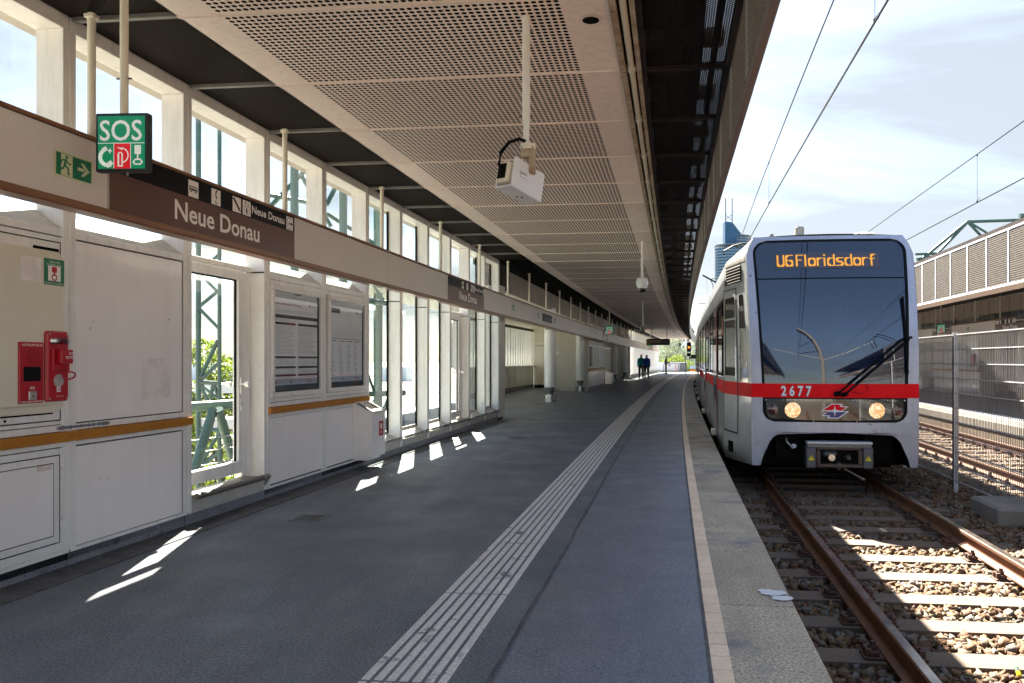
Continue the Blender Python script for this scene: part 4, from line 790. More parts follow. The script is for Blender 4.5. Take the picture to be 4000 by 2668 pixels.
part('head_beam', MB().rect(-7.05, -6.95, 2.70, 2.80, 24.8, 37.5, 'dark_steel'), rw)
sb = thing('service_block', 'beige service room walls with a grey door behind the columns', 'wall', FR(33.8, -5.2))
def xwall(parent, s_, n0, n1, z0, z1, m, name='wall_panel', th=.08): return part(name, MB().box(n0+.005, n1-.005, 0, th, z0, z1, m, ch=.006), parent, FR(s_, 0))
for n0, n1 in ((-6.95, -6.35), (-6.34, -5.7)): xwall(sb, 37.5, n0, n1, .16, 2.02, 'wallgrey'); xwall(sb, 37.5, n0, n1, 2.04, 2.95, 'wallgrey')
xwall(sb, 37.66, -7.4, -5.5, -.0, 3.0, 'wallgrey', 'closing_wall'); xwall(sb, 37.52, -6.95, -5.7, 0, .15, 'black', 'plinth')  # closing wall added behind the panels to block a bright gap
xwall(sb, 33.8, -5.75, -5.5, .1, 2.02, 'wallgrey'); dr = xwall(sb, 33.82, -5.49, -4.68, .06, 2.02, 'wallgrey', 'door'); xwall(sb, 33.8, -4.67, -4.58, 0, 2.02, 'steel_dark', 'door_post'); xwall(sb, 33.8, -5.75, -4.58, 2.04, 2.95, 'wallgrey')
xwall(sb, 33.9, -5.75, -4.6, 0, .09, 'wallgrey', 'plinth')
part('handle', MB().box(-4.82, -4.72, -.06, 0, 1.00, 1.03, 'chrome', ch=.005), dr, FR(33.82, 0)); part('door_plate', MB().box(-5.46, -5.12, -.008, -.001, 1.56, 1.68, 'print_white'), dr, FR(33.82, 0))
part('side_wall', MB().rect(-4.66, -4.58, .0, 2.95, 33.9, 37, 'wallgrey'), sb); part('side_wall', MB().rect(-5.75, -5.67, .0, 2.95, 33.9, 37.5, 'wallgrey'), sb)
xwall(sb, 37.0, -4.58, -3.85, .16, 2.02, 'wallgrey'); xwall(sb, 37.0, -4.58, -3.85, 2.04, 2.95, 'wallgrey'); xwall(sb, 37.02, -4.58, -3.85, 0, .15, 'black', 'plinth')
# display windows block s 33.8..40
vb = thing('display_window_block', 'projecting block with tall display windows and a wooden ledge past the second column', 'showcase', FR(36.8, -3.85))
for i in range(5):
    T = FR(33.8+i*BAY, -3.82)
    f = MB(); 
    for a in ((.04, 1.2, 1.93, 2.02), (.04, 1.2, .98, 1.05), (.04, .10, 1.05, 1.93), (1.14, 1.2, 1.05, 1.93)): f.box(-.05, .02, *a, 'frame', ch=.005)
    f = part('window_frame', f, vb, T); part('pane', MB().box(-.03, -.02, .1, 1.14, 1.05, 1.93, 'poster_dark' if i == 0 else 'poster'), f, T)
    part('wall_panel', MB().box(-.06, 0, .01, BAY-.01, .16, .84, 'panel', ch=.005), vb, T); part('head_panel', MB().box(-.06, 0, .01, BAY-.01, 2.04, 2.95, 'wallgrey', ch=.005), vb, T)
part('ledge', MB().rect(-3.86, -3.76, .86, .94, 33.75, 40.1, 'wood'), vb); part('end_wall', MB().box(-1.2, 0, -.06, 0, 0, 2.95, 'wallgrey'), vb, FR(33.78, -3.85)); part('plinth', MB().rect(-3.9, -3.84, 0, .15, 33.8, 40, 'plinth'), vb)
T = FR(40.3, -3.8); b2 = thing('litter_bin', 'dark far litter bin at the end of the display windows', 'bin', T); binbox(b2, T, .9, .34)
bw = thing('rear_wall', 'grey panelled rear wall with doors between the far columns', 'wall', FR(48, -5.2))
for i in range(13):
    part('wall_panel', MB().box(-.08, 0, .01, BAY-.01, .12, 2.1, 'wallgrey' if i not in (3, 7) else 'steel_dark', ch=.006), bw, FR(40.1+i*BAY, -5.0)); part('head_panel', MB().box(-.08, 0, .01, BAY-.01, 2.12, 2.95, 'wallgrey', ch=.006), bw, FR(40.1+i*BAY, -5.0))
part('plinth', MB().rect(-5.1, -5.02, 0, .12, 40, 56.3, 'black'), bw); part('end_wall', MB().box(-1.2, 0, -.06, 0, 0, 2.95, 'frame'), bw, FR(56.3, -3.85))
# far glazed wall
fw = thing('far_glazed_wall', 'bright far glazed wall with close white fins and steel foot rails', 'wall', FR(70, -3.9))
fin = MB().box(-.19, 0, -.055, .055, .1, 3.435, 'frame', ch=.003).mesh('mullion'); fgl = MB().box(-.184, -.180, .05, BAY-.05, .33, 3.43, 'glass').mesh('window_pane'); fsl = MB().box(-.2, 0, .05, BAY-.05, .0, .3, 'sill', ch=.01).mesh('window_sill')
frl = MB().tube([(.08, .05, .32), (.08, BAY-.05, .32)], .03, 'chrome', 8).tube([(.08, .3, .32), (.08, .3, .05)], .03, 'chrome', 8).mesh('foot_rail')
for k in range(26):
    T = FR(56.4+k*BAY, NW); put('mullion', fin, fw, T); put('window_pane', fgl, fw, T); put('window_sill', fsl, fw, T); put('foot_rail', frl, fw, T)
part('header', MB().rect(-4.0, NW, 3.436, 3.53, 56.4, 89, 'frame'), fw)

# ------------------------------------------------------------------ platform end
T = FR(90.3, -2.6)
pe = thing('end_parapet', 'white panelled parapet across the far end of the platform', 'parapet', FR(90.4, -2.3))
for i in range(3): part('wall_panel', MB().box(i*.88+.01, i*.88+.87, 0, .1, .14, 1.05, 'panel', ch=.01) if 0 else MB().box(.01, .87, 0, .1, .14, 1.05, 'panel', ch=.01), pe, FR(90.5, -4.15+i*.83))
part('coping', MB().box(0, 3.4, -.03, .13, 1.05, 1.11, 'paint_white', ch=.01), pe, FR(90.5, -4.18)); part('plinth', MB().box(0, 3.4, .01, .09, 0, .14, 'black'), pe, FR(90.5, -4.18))
thing('equipment_box', 'grey metal cabinet at the right end of the far parapet', 'cabinet', FR(90.0, -1.22), mb=MB().box(-.42, .42, 0, .4, .08, 1.04, 'steel_dark', ch=.02).box(-.40, .40, .02, .38, 0, .08, 'black').box(-.44, .44, -.02, .42, 1.04, 1.07, 'galv', ch=.01))
hr = thing('hoop_railing', 'brown tubular hoop railing before the far parapet', 'railing', FR(86.3, -2.4)); T = FR(86.3, -2.4)
part('hoop', MB().tube([(-.8, 0, 0), (-.8, 0, .9), (-.76, 0, .95), (.76, 0, .95), (.8, 0, .9), (.8, 0, 0)], .03, 'coupler', 8), hr, T); part('post', MB().tube([(.52, .1, 0), (.52, .1, .93)], .035, 'orange', 8), hr, T)
# signal
T = FR(80, -.25, 0)
sig = thing('track_signal', 'tall black signal box showing a red light above the platform end', 'signal', FR(80, -.55, 1.2))
part('housing', MB().box(-.20, .20, 0, .25, 1.70, 3.12, 'black', ch=.03), sig, T); part('border', MB().box(-.215, .215, -.01, .02, 3.10, 3.16, 'paint_white').box(-.215, .215, -.01, .02, 1.66, 1.71, 'paint_white'), sig, T)
M['redlight'] = emis('red signal light', (1, .10, .015), .9, (.3, 0, 0))
part('red_lamp', MB().tube([(0, -.01, 2.62), (0, -.05, 2.62)], .085, 'redlight', 16), sig, T)
for z in (2.95, 2.38, 2.2): part('lens', MB().tube([(0, -.01, z), (0, -.03, z)], .07, 'screen', 12), sig, T)
part('number_plate', MB().box(-.14, .14, -.012, -.002, 2.05, 2.17, 'print_white'), sig, T); part('mast', MB().tube([(-.35, .1, 0), (-.35, .1, 1.75), (0, .1, 1.75)], .06, 'green_steel', 10).tube([(0, .12, 3.1), (0, .12, 3.6)], .04, 'steel_dark', 8), sig, T)
tg = thing('end_gate', 'blue and yellow barrier gate beyond the platform end beside the train', 'gate', FR(92, .1)); T = FR(92, .1)
part('frame', MB().box(-.75, .75, 0, .06, 1.5, 1.95, 'black').box(-.75, -.68, 0, .06, 0, 1.5, 'green_steel').box(.68, .75, 0, .06, 0, 1.5, 'green_steel'), tg, T)
part('blue_panel', MB().box(-.67, .67, .0, .05, .35, .72, 'poster_blue', ch=.01), tg, T); part('glass_panel', MB().box(-.67, .67, .01, .03, .75, 1.48, 'glass_green'), tg, T)
for x in (-.45, .1): part('yellow_block', MB().box(x-.2, x+.2, -.05, .1, .02, .28, 'orange', ch=.02), tg, T)

# ------------------------------------------------------------------ track
RT = -.347
def rail_profile(n_, zt):
    h = .15; p_ = [(-.070, -h), (.070, -h), (.070, -h+.012), (.012, -h+.030), (.009, -.045), (.034, -.034), (.036, -.008), (.028, 0), (-.028, 0), (-.036, -.008), (-.034, -.034), (-.009, -.045), (-.012, -h+.030), (-.070, -h+.012)]
    return [(n_+a, zt+c) for a, c in p_]
def make_track(nc, zt, label, s0, s1, offs=.64, phase=0.0, half=.7525, detail_to=26):
    tr = thing('railway_track', label, 'track', FR(8, nc, zt-.15), 'railway tracks between the platforms')
    for sgn in (-1, 1):
        m = MB(); m.sweep(rail_profile(nc+sgn*half, zt), s0, s1, 'rail', 2.0)
        hn = nc+sgn*half; m.sweep([(hn-.027, zt+.0008), (hn+.027, zt+.0008), (hn+.027, zt+.001), (hn-.027, zt+.001)], s0, s1, 'rail_top', 2.0)
        r = part('rail', m, tr, smooth=.6)
    sm = MB(); sm.prism([(-.14, -.2), (.14, -.2), (.118, 0), (-.118, 0)], -1.25, 1.25, 'sleeper', 'x'); sme = sm.mesh('sleeper')
    pl_ = MB()
    for sg in (1,):
        c = 0; pl_.box(c-.19, c+.19, -.075, .075, .0, .016, 'fasten', ch=.004)
        for e in (-1, 1):
            x = c+e*.125; pl_.box(x-.03, x+.03, -.055, .055, .016, .045, 'fasten', ch=.006); pl_.tube([(x, 0, .045), (x, 0, .095)], .017, 'fasten', 6); pl_.tube([(x, 0, .05), (x, 0, .07)], .026, 'fasten', 6)
            pl_.box(x+e*.035-.018, x+e*.035+.018, -.05, -.02, .016, .06, 'fasten', ch=.004); pl_.box(x+e*.035-.018, x+e*.035+.018, .02, .05, .016, .06, 'fasten', ch=.004); pl_.tube([(x+e*.045, 0, .02), (x+e*.045, 0, .06)], .014, 'fasten', 6)
    plm = pl_.mesh('fastening')
    s_ = phase
    while s_ < s1:
        if s_ > s0:
            o = put('sleeper', sme, tr, FR(s_, nc, zt-.166+random.uniform(-.003, .003)) @ Matrix.Rotation(random.uniform(-.004, .004), 4, 'Z'))
            if s_ < detail_to:
                for e_ in (-1, 1): put('fastening', plm, o, FR(s_, nc+e_*half, zt-.166))
        s_ += offs
    return tr
make_track(2.13, RT, 'near railway track in front of the train with concrete sleepers', -6, 92, .64, 7.68-.64*20)
make_track(5.76, -.32, 'far railway track behind the wire fence with rusty rails', -6, 110, .64, .1, half=.775, detail_to=34)
# ballast stones
def ballast():
    base = []
    for v in range(8):
        r = np.random.default_rng(40+v); c8 = np.array([(x, y, z) for x in (-1, 1) for y in (-1, 1) for z in (-1, 1)])*.72
        base.append((c8*(1+r.uniform(-.42, .30, (8, 1)))+r.uniform(-.25, .25, (8, 3)))*np.array([1.1, r.uniform(.6, .95), r.uniform(.45, .8)]))
    F = np.array([(0, 1, 3), (0, 3, 2), (4, 6, 7), (4, 7, 5), (0, 4, 5), (0, 5, 1), (2, 3, 7), (2, 7, 6), (0, 2, 6), (0, 6, 4), (1, 5, 7), (1, 7, 3)])
    P = []; R_ = []
    def scatter(s0, s1, n0, n1, dens, r0, r1, nc, zt, layers=1, ph=None):
        N = int((s1-s0)*(n1-n0)*dens); s_ = rng.uniform(s0, s1, N); n_ = rng.uniform(n0, n1, N); r = rng.uniform(r0, r1, N)
        z = np.full(N, zt-.232)+rng.uniform(-.03, .035, N)
        if ph is not None:
            d = np.abs((s_-ph[0]+ph[1]/2) % ph[1]-ph[1]/2); inside = (np.abs(n_-nc) < 1.25) & (d < .135)
            raild = np.minimum(np.abs(n_-(nc-.7525)), np.abs(n_-(nc+.7525))) < .10
            keep = ~inside & ~raild; z = z+np.where(np.abs(n_-nc) > 1.3, .03, 0.0)+.02*np.clip(d/.3, 0, 1)
        else: keep = np.ones(N, bool)
        P.append(np.stack([s_, n_, z], 1)[keep]); R_.append(r[keep])
    ph1 = (7.68-.64*20, .64); ph2 = (.1, .64)
    scatter(2.6, 7, .66, 4.0, 1500, .013, .044, 2.13, RT, ph=ph1); scatter(7, 11.6, .66, 4.2, 1300, .014, .042, 2.13, RT, ph=ph1)
    scatter(11.6, 17, 3.3, 4.4, 900, .024, .042, 2.13, RT, ph=ph1); scatter(2.6, 9.5, 3.3, 4.6, 700, .022, .042, 2.13, RT+.02)
    scatter(8, 16, 4.2, 6.9, 650, .024, .042, 5.76, -.32, ph=ph2); scatter(16, 26, 3.9, 6.9, 380, .028, .05, 5.76, -.32, ph=ph2); scatter(26, 45, 3.9, 6.9, 110, .035, .06, 5.76, -.32, ph=ph2)
    P = np.concatenate(P); R = np.concatenate(R_); n = len(P); print('stones', n)
    phi = TH+P[:, 0]/RAD; cx = RAD*math.cos(TH)-(RAD-P[:, 1])*np.cos(phi); cy = -RAD*math.sin(TH)+(RAD-P[:, 1])*np.sin(phi)
    B = np.stack(base)[rng.integers(0, 8, n)]; q = rng.normal(size=(n, 4)); q[:, 1:3] *= .45; q /= np.linalg.norm(q, axis=1, keepdims=True); w, x, y, z = q.T
    Rm = np.stack([1-2*(y*y+z*z), 2*(x*y-z*w), 2*(x*z+y*w), 2*(x*y+z*w), 1-2*(x*x+z*z), 2*(y*z-x*w), 2*(x*z-y*w), 2*(y*z+x*w), 1-2*(x*x+y*y)], 1).reshape(n, 3, 3)
    V = np.einsum('nij,nkj->nki', Rm, B)*R[:, None, None]+np.stack([cx, cy, P[:, 2]], 1)[:, None, :]
    faces = (F[None]+(np.arange(n)*8)[:, None, None]).reshape(-1)
    me = bpy.data.meshes.new('ballast'); me.vertices.add(n*8); me.vertices.foreach_set('co', V.reshape(-1)); nf = n*12
    me.loops.add(nf*3); me.loops.foreach_set('vertex_index', faces); me.polygons.add(nf); me.polygons.foreach_set('loop_start', np.arange(nf)*3); me.polygons.foreach_set('loop_total', np.full(nf, 3))
    me.update(calc_edges=True); me.validate(); a = me.attributes.new('tone', 'FLOAT', 'POINT'); a.data.foreach_set('value', np.repeat(rng.uniform(0, 1, n), 8)); me.materials.append(M['stone'])
    o = put('ballast', me, None, None, 'brown and grey crushed stone ballast around the tracks', 'stuff')
ballast()
q = MB(); q.rect(.66, 7.0, -.62, -.565, S0, 120, 'bed', 4); struct('ballast_bed', q, 'compacted brown stone dust below the ballast')
thing('concrete_block', 'low concrete foundation block beside the wire fence', 'block', FR(9.24, 3.585, -.62), mb=MB().box(0, .95, 0, .86, 0, .315, 'concrete', ch=.03))
# litter
thing('bottle_cap', 'small green and yellow bottle cap lying between the sleepers', 'litter', FR(4.93, 2.03, -.53), mb=MB().tube([(0, 0, .03), (0, .02, .045)], .013, 'green_light', 10).tube([(0, -.02, .015), (0, 0, .03)], .013, 'yellow', 10))

# ------------------------------------------------------------------ wire fence
NF = 3.93
fe = thing('wire_fence', 'galvanised double-rod wire fence between the two tracks', 'fence', FR(11.63, NF, -.5))
for i in range(-2, 4):
    s_ = 11.63+i*2.51; T = FR(s_, NF)
    part('post', MB().box(-.03, .03, -.02, .02, -.6, 1.70, 'galv', ch=.004).box(-.034, .034, -.024, .024, 1.70, 1.715, 'galv').box(-.036, -.03, -.012, .012, -.45, 1.66, 'rubber'), fe, T)
    for z in np.arange(-.35, 1.70, .2035):
        p_ = put('horizontal_rod', bpy.data.meshes.get('horizontal_rod') or MB().box(-.011, -.0037, .02, 2.49, -.006, .006, 'galv').box(.0037, .011, .02, 2.49, -.006, .006, 'galv').mesh('horizontal_rod'), fe, T @ Matrix.Translation((0, 0, z)))
    vm = bpy.data.meshes.get('rod_mesh')
    if not vm:
        v = MB()
        for y in np.arange(.03, 2.49, .05): v.box(-.0036, .0036, y-.0036, y+.0036, -.38, 1.70, 'steel_dark')
        vm = v.mesh('rod_mesh')
    o = put('rod_mesh', vm, fe, T, kind='stuff')

# ------------------------------------------------------------------ train
TS, TN = 11.11, 2.20                                            # front face position
def tface(z): return 0.0 if z < 1.0 else (z-1.0)*.03+(z-1.0)**2*.10
def FC(u, z, off=0.0): return W(TS+tface(z)+.075*(u/1.1)**2-off, TN+u, z)
train = thing('metro_train', 'silver low-floor train with red stripe and amber destination display at the platform', 'train', FR(TS, TN, RT))
def lerp(z, pts):
    for (a, x), (b_, y) in zip(pts, pts[1:]):
        if z <= b_: return x+(y-x)*max(0, (z-a))/(b_-a)
    return pts[-1][1]
OUT = lambda z: lerp(z, [(-.2, 1.06), (-.1, 1.10), (.2, 1.11), (1.0, 1.11), (2.83, 1.145), (2.98, 1.10), (3.10, 1.03)])
def INW(z):                                                     # windscreen half width with rounded top
    if z > 3.045: return 0
    w = lerp(z, [(1.0, .966), (2.9, 1.055)]); c = .20; d = max(0, z-(3.045-c)); return w-c+math.sqrt(max(0, c*c-d*d))
def INP(z):                                                     # lamp panel half width with rounded bottom
    c = .17; d = max(0, (.485+c)-z)
    return .957-c+math.sqrt(max(0, c*c-d*d)) if z > .485 else 0
SK = lambda z: lerp(z, [(-.12, .985), (.0, .955), (.12, .90), (.22, .86), (.29, .80), (.325, .72), (.345, .0)])
def rows(m, z0, z1, nz, fl_, fr_, nc, mt, off=0.0):
    m.grid(lambda a, c: FC(fl_(z0+(z1-z0)*c)+(fr_(z0+(z1-z0)*c)-fl_(z0+(z1-z0)*c))*a, z0+(z1-z0)*c, off), nc, nz, mt)
fr = MB()
for sg in (-1, 1):
    rows(fr, .485, .80, 12, lambda z: sg*OUT(z), lambda z: sg*INP(z), 6, 'silver_blue'); rows(fr, .80, 1.0, 2, lambda z: sg*OUT(z), lambda z: sg*.96, 3, 'silver_blue')
    rows(fr, 1.0, 2.82, 14, lambda z: sg*OUT(z), lambda z: sg*INW(z), 4, 'silver_blue'); rows(fr, 2.82, 3.045, 14, lambda z: sg*OUT(z), lambda z: sg*INW(z), 8, 'silver_blue')
    rows(fr, -.12, .345, 14, lambda z: sg*OUT(z), lambda z: sg*SK(z), 4, 'silver_blue')
    # inner return of skirt and screen opening so that the shell has thickness
    fr.grid(lambda a, c: W(TS+.02+a*.5, TN+sg*SK(-.12+.465*c), -.12+.465*c), 2, 12, 'under')
rows(fr, .345, .485, 3, lambda z: -OUT(z), lambda z: OUT(z), 14, 'silver_blue'); rows(fr, 3.045, 3.10, 2, lambda z: -OUT(z), lambda z: OUT(z), 14, 'silver_blue')
fr.grid(lambda a, c: (lambda q: (q[0], q[1], .345))(W(TS+c*.5, TN+(-1+2*a)*.72, .345)), 6, 1, 'under')
part('front_frame', fr, train, smooth=.5)
ws = MB(); rows(ws, 1.005, 3.04, 44, lambda z: -INW(z)+.0, lambda z: INW(z), 20, 'screen', -.012); wsp = part('windscreen', ws, train, smooth=True)
rim = MB()
for sg in (-1, 1): rows(rim, 1.0, 3.045, 40, lambda z: sg*max(0, INW(z)), lambda z: sg*max(0, INW(z)-.035), 1, 'black', .002)
rows(rim, 3.02, 3.045, 1, lambda z: -.86, lambda z: .86, 8, 'black', .002); part('seal', rim, wsp)
strp = MB(); rows(strp, .818, 1.01, 2, lambda z: -1.112, lambda z: 1.112, 16, 'train_red', .004); rs = part('red_stripe', strp, train, smooth=True)
lp = MB(); rows(lp, .49, .80, 14, lambda z: -INP(z)+.004, lambda z: INP(z)-.004, 16, 'lamp_panel', -.006); lpp = part('lamp_panel', lp, train, smooth=True)
rim = MB()
for sg in (-1, 1): rows(rim, .486, .81, 16, lambda z: sg*INP(z), lambda z: sg*(INP(z)-.045 if z > .515 else 0), 3, 'black', .002)
rim.grid(lambda a, c: FC(-.96+1.92*a, .80+.017*c, .003), 8, 1, 'black'); part('seal', rim, lpp)
def fdisc(u, z, r, mt, name, par, off=.006, n=24, bulge=.012):
    m = MB(); vs = [FC(u, z, off+bulge)]+[FC(u+r*q*math.cos(t*2*math.pi/n), z+r*q*math.sin(t*2*math.pi/n), off+bulge*(1-q*q)) for q in (.5, .85, 1) for t in range(n)]
    F = [(0, 1+t, 1+(t+1) % n) for t in range(n)]+[(1+k*n+t, 1+k*n+(t+1) % n, 1+(k+1)*n+(t+1) % n, 1+(k+1)*n+t) for k in (0, 1) for t in range(n)]; m.add(vs, F, mt); return part(name, m, par, smooth=True)
for u in (-.56, .55): fdisc(u, .648, .106, 'lampface', 'headlight', train)
for u in (-.822, .822): fdisc(u, .650, .066, 'tail', 'tail_light', train, bulge=.006)
for i in range(9): fdisc(-.92+i*.23, .785, .010, 'chrome', 'screw', lpp, .006, 8, .003)
for i in range(4): fdisc(-.86+i*.575, .50, .009, 'chrome', 'screw', lpp, .006, 8, .003)
def fpoly(pts, mt, name, par, off): m = MB(); m.add([FC(u, z, off) for u, z in pts], [tuple(range(len(pts)))], mt); return m
lg = MB(); sc = .0105
def lgp(pts, mt, off): lg.add([FC(-.003+(x-410)*.00112, .640-(y-628)*.00112, off) for x, y in pts], [tuple(range(len(pts)))], mt)
lgp([(240, 626), (370, 536), (504, 541), (482, 565), (574, 574), (500, 620), (482, 630)], 'paint_white', .009); lgp([(578, 632), (448, 721), (310, 716), (332, 692), (242, 684), (318, 636), (334, 628)], 'paint_white', .0091)
lgp([(268, 618), (375, 546), (484, 550), (462, 575), (545, 582), (484, 622), (430, 620)], 'train_red', .0095); lgp([(270, 676), (330, 638), (545, 640), (443, 710), (335, 706), (357, 683)], 'logo_blue', .0096)
lgp([(407, 560), (416, 608), (470, 628), (416, 646), (407, 700), (398, 646), (350, 628), (398, 608)], 'paint_white', .011); part('logo', lg, train, label='red and blue arrow logo outlined in white')
T = FR(TS, TN) @ Matrix.Translation((-.712, .018, .838)) @ FACE_C
def front_text(body, h, w, u, z, mt, off, bold=0):
    o = text(body, h, w, Matrix.Identity(4), None, mt, 'fleet_number', bold)
    me = o.data; n = len(me.vertices); co = np.zeros(n*3); me.vertices.foreach_get('co', co); co = co.reshape(-1, 3)
    me.vertices.foreach_set('co', np.array([FC(u+a, z+c, off) for a, c, _ in co]).ravel()); me.update(); bpy.data.objects.remove(o); return me
put('fleet_number', front_text('2 6 7 7', .137, .40, -.712, .845, 'paint_white', .0075, .03), rs)
put('fleet_number_outline', front_text('2 6 7 7', .137, .40, -.712, .845, 'print_black', .0065, .055), rs)
# LED destination
GL = {'U': ([((0, 13), (0, 2)), ((0, 2), (2, 0)), ((2, 0), (5, 0)), ((5, 0), (7, 2)), ((7, 2), (7, 13))], 8), '6': ([((7, 13), (2, 13)), ((2, 13), (0, 11)), ((0, 11), (0, 2)), ((0, 2), (2, 0)), ((2, 0), (5, 0)), ((5, 0), (7, 2)), ((7, 2), (7, 5)), ((7, 5), (5, 7)), ((5, 7), (0, 7))], 8),
      ' ': ([], 2), 'F': ([((0, 0), (0, 13)), ((0, 13), (7, 13)), ((0, 7), (5, 7))], 8), 'l': ([((0, 0), (0, 13))], 1), 'o': ([((0, 7), (0, 2)), ((0, 2), (2, 0)), ((2, 0), (5, 0)), ((5, 0), (7, 2)), ((7, 2), (7, 7)), ((7, 7), (5, 9)), ((5, 9), (2, 9)), ((2, 9), (0, 7))], 8),
      'r': ([((0, 0), (0, 9)), ((0, 7), (2, 9)), ((2, 9), (5, 9))], 6), 'i': ([((0, 0), (0, 9)), ((0, 12), (0, 13))], 1), 'd': ([((7, 0), (7, 13)), ((7, 0), (2, 0)), ((2, 0), (0, 2)), ((0, 2), (0, 7)), ((0, 7), (2, 9)), ((2, 9), (7, 9))], 8),
      's': ([((0, 0), (5, 0)), ((5, 0), (7, 2)), ((7, 2), (5, 4.5)), ((5, 4.5), (2, 4.5)), ((2, 4.5), (0, 7)), ((0, 7), (2, 9)), ((2, 9), (7, 9))], 8), 'f': ([((2, 0), (2, 11)), ((2, 11), (4, 13)), ((4, 13), (6, 13)), ((0, 8), (5, 8))], 7)}
cells = set(); x = 0
for ch in 'U6 Floridsdorf':
    seg, w = GL[ch]
    for cx in range(-1, w+1):
        for cy in range(-1, 15):
            for (a, b_), (c, d) in seg:
                L2 = (c-a)**2+(d-b_)**2; t = max(0, min(1, ((cx-a)*(c-a)+(cy-b_)*(d-b_))/L2)) if L2 else 0
                if math.hypot(cx-a-t*(c-a), cy-b_-t*(d-b_)) < .75 and cy >= 0: cells.add((x+cx, cy)); cells.add((x+cx+1, cy)); break
    x += w+(0 if ch == ' ' else 2.4 if w > 1 else 3.0); x = round(x)
pt = 1.36/x; ptz = .0122; db = MB(); rows(db, 2.615, 2.845, 3, lambda z: -.745, lambda z: .665, 10, 'display', -.007); dsp = part('destination_display', db, train)
ld = MB()
for cx, cy in cells: 
    u, z = -.722+cx*pt, 2.655+cy*ptz; r1, r2 = pt*.40, ptz*.40; ld.add([FC(u-r1, z-r2, .0), FC(u+r1, z-r2, .0), FC(u+r1, z+r2, .0), FC(u-r1, z+r2, .0)], [(0, 1, 2, 3)], 'led')
part('led_text', ld, dsp, label='amber LED text U6 Floridsdorf')
ib = MB()
ib.grid(lambda a, c: FC(-1.0+2.0*a, 2.47+.012*c, -.004), 8, 1, 'black')
part('interior_blind', ib, wsp)
def see_through():
    m = M['screen']; N, L = m.node_tree.nodes, m.node_tree.links; t = N.new('ShaderNodeBsdfTransparent'); t.inputs[0].default_value = (.34, .42, .52, 1); x = N.new('ShaderNodeMixShader'); x.inputs[0].default_value = .62
    L.new(t.outputs[0], x.inputs[1]); L.new(N['Principled BSDF'].outputs[0], x.inputs[2]); L.new(x.outputs[0], N['Material Output'].inputs[0])
see_through()
ci = thing and part('cab_interior', MB().box(-1.0, 1.0, .30, .75, .95, 1.22, 'signframe', ch=.05).box(-.35, .35, .62, .70, 1.22, 1.34, 'black', ch=.02).box(-1.05, 1.05, .35, 1.35, .60, .64, 'black'), train, FR(TS, TN))
part('driver_seat', MB().box(-.25, .25, 1.08, 1.2, 1.0, 1.72, 'jeans', ch=.05).box(-.14, .14, 1.1, 1.18, 1.74, 1.95, 'jeans', ch=.04), ci, FR(TS, TN))
part('partition', MB().box(-1.2, 1.2, 1.34, 1.38, .6, 3.0, 'grey_cab').box(-.95, -.38, 1.33, 1.345, 1.35, 2.25, 'side_glass').box(-.30, .30, 1.33, 1.345, 1.1, 2.3, 'side_glass').box(.38, .95, 1.33, 1.345, 1.35, 2.25, 'side_glass'), ci, FR(TS, TN))
part('head_panel', MB().box(-.98, .98, .62, .66, 2.50, 3.02, 'signframe').box(-.98, .98, .42, .62, 2.50, 2.53, 'signframe'), ci, FR(TS, TN))
# wipers
wp = MB()
def FT(pts, r, mt): wp.tube([FC(u, z, o) for u, z, o in pts], r, mt, 8)
FT([(.015, .87, .05), (.10, .94, .06), (.90, 1.62, .05)], .013, 'rubber'); FT([(.11, .855, .05), (.19, .93, .06), (.985, 1.61, .05)], .013, 'rubber'); FT([(-.01, .868, .02), (.06, .885, .06)], .035, 'rubber'); FT([(.09, .855, .02), (.14, .88, .06)], .03, 'rubber')
FT([(.935, 2.20, .03), (.955, 1.15, .03)], .016, 'rubber'); FT([(.92, 1.62, .05), (1.02, 1.64, .05)], .018, 'rubber')
FT([(.55, 1.50, .05), (.50, 1.60, .07), (.56, 1.68, .06), (.66, 1.66, .05), (.80, 1.60, .05)], .005, 'rubber'); FT([(.40, 1.02, .03), (.42, .93, .05), (.34, .88, .05), (.22, .90, .05)], .004, 'rubber')
part('wiper', wp, train, smooth=.8)
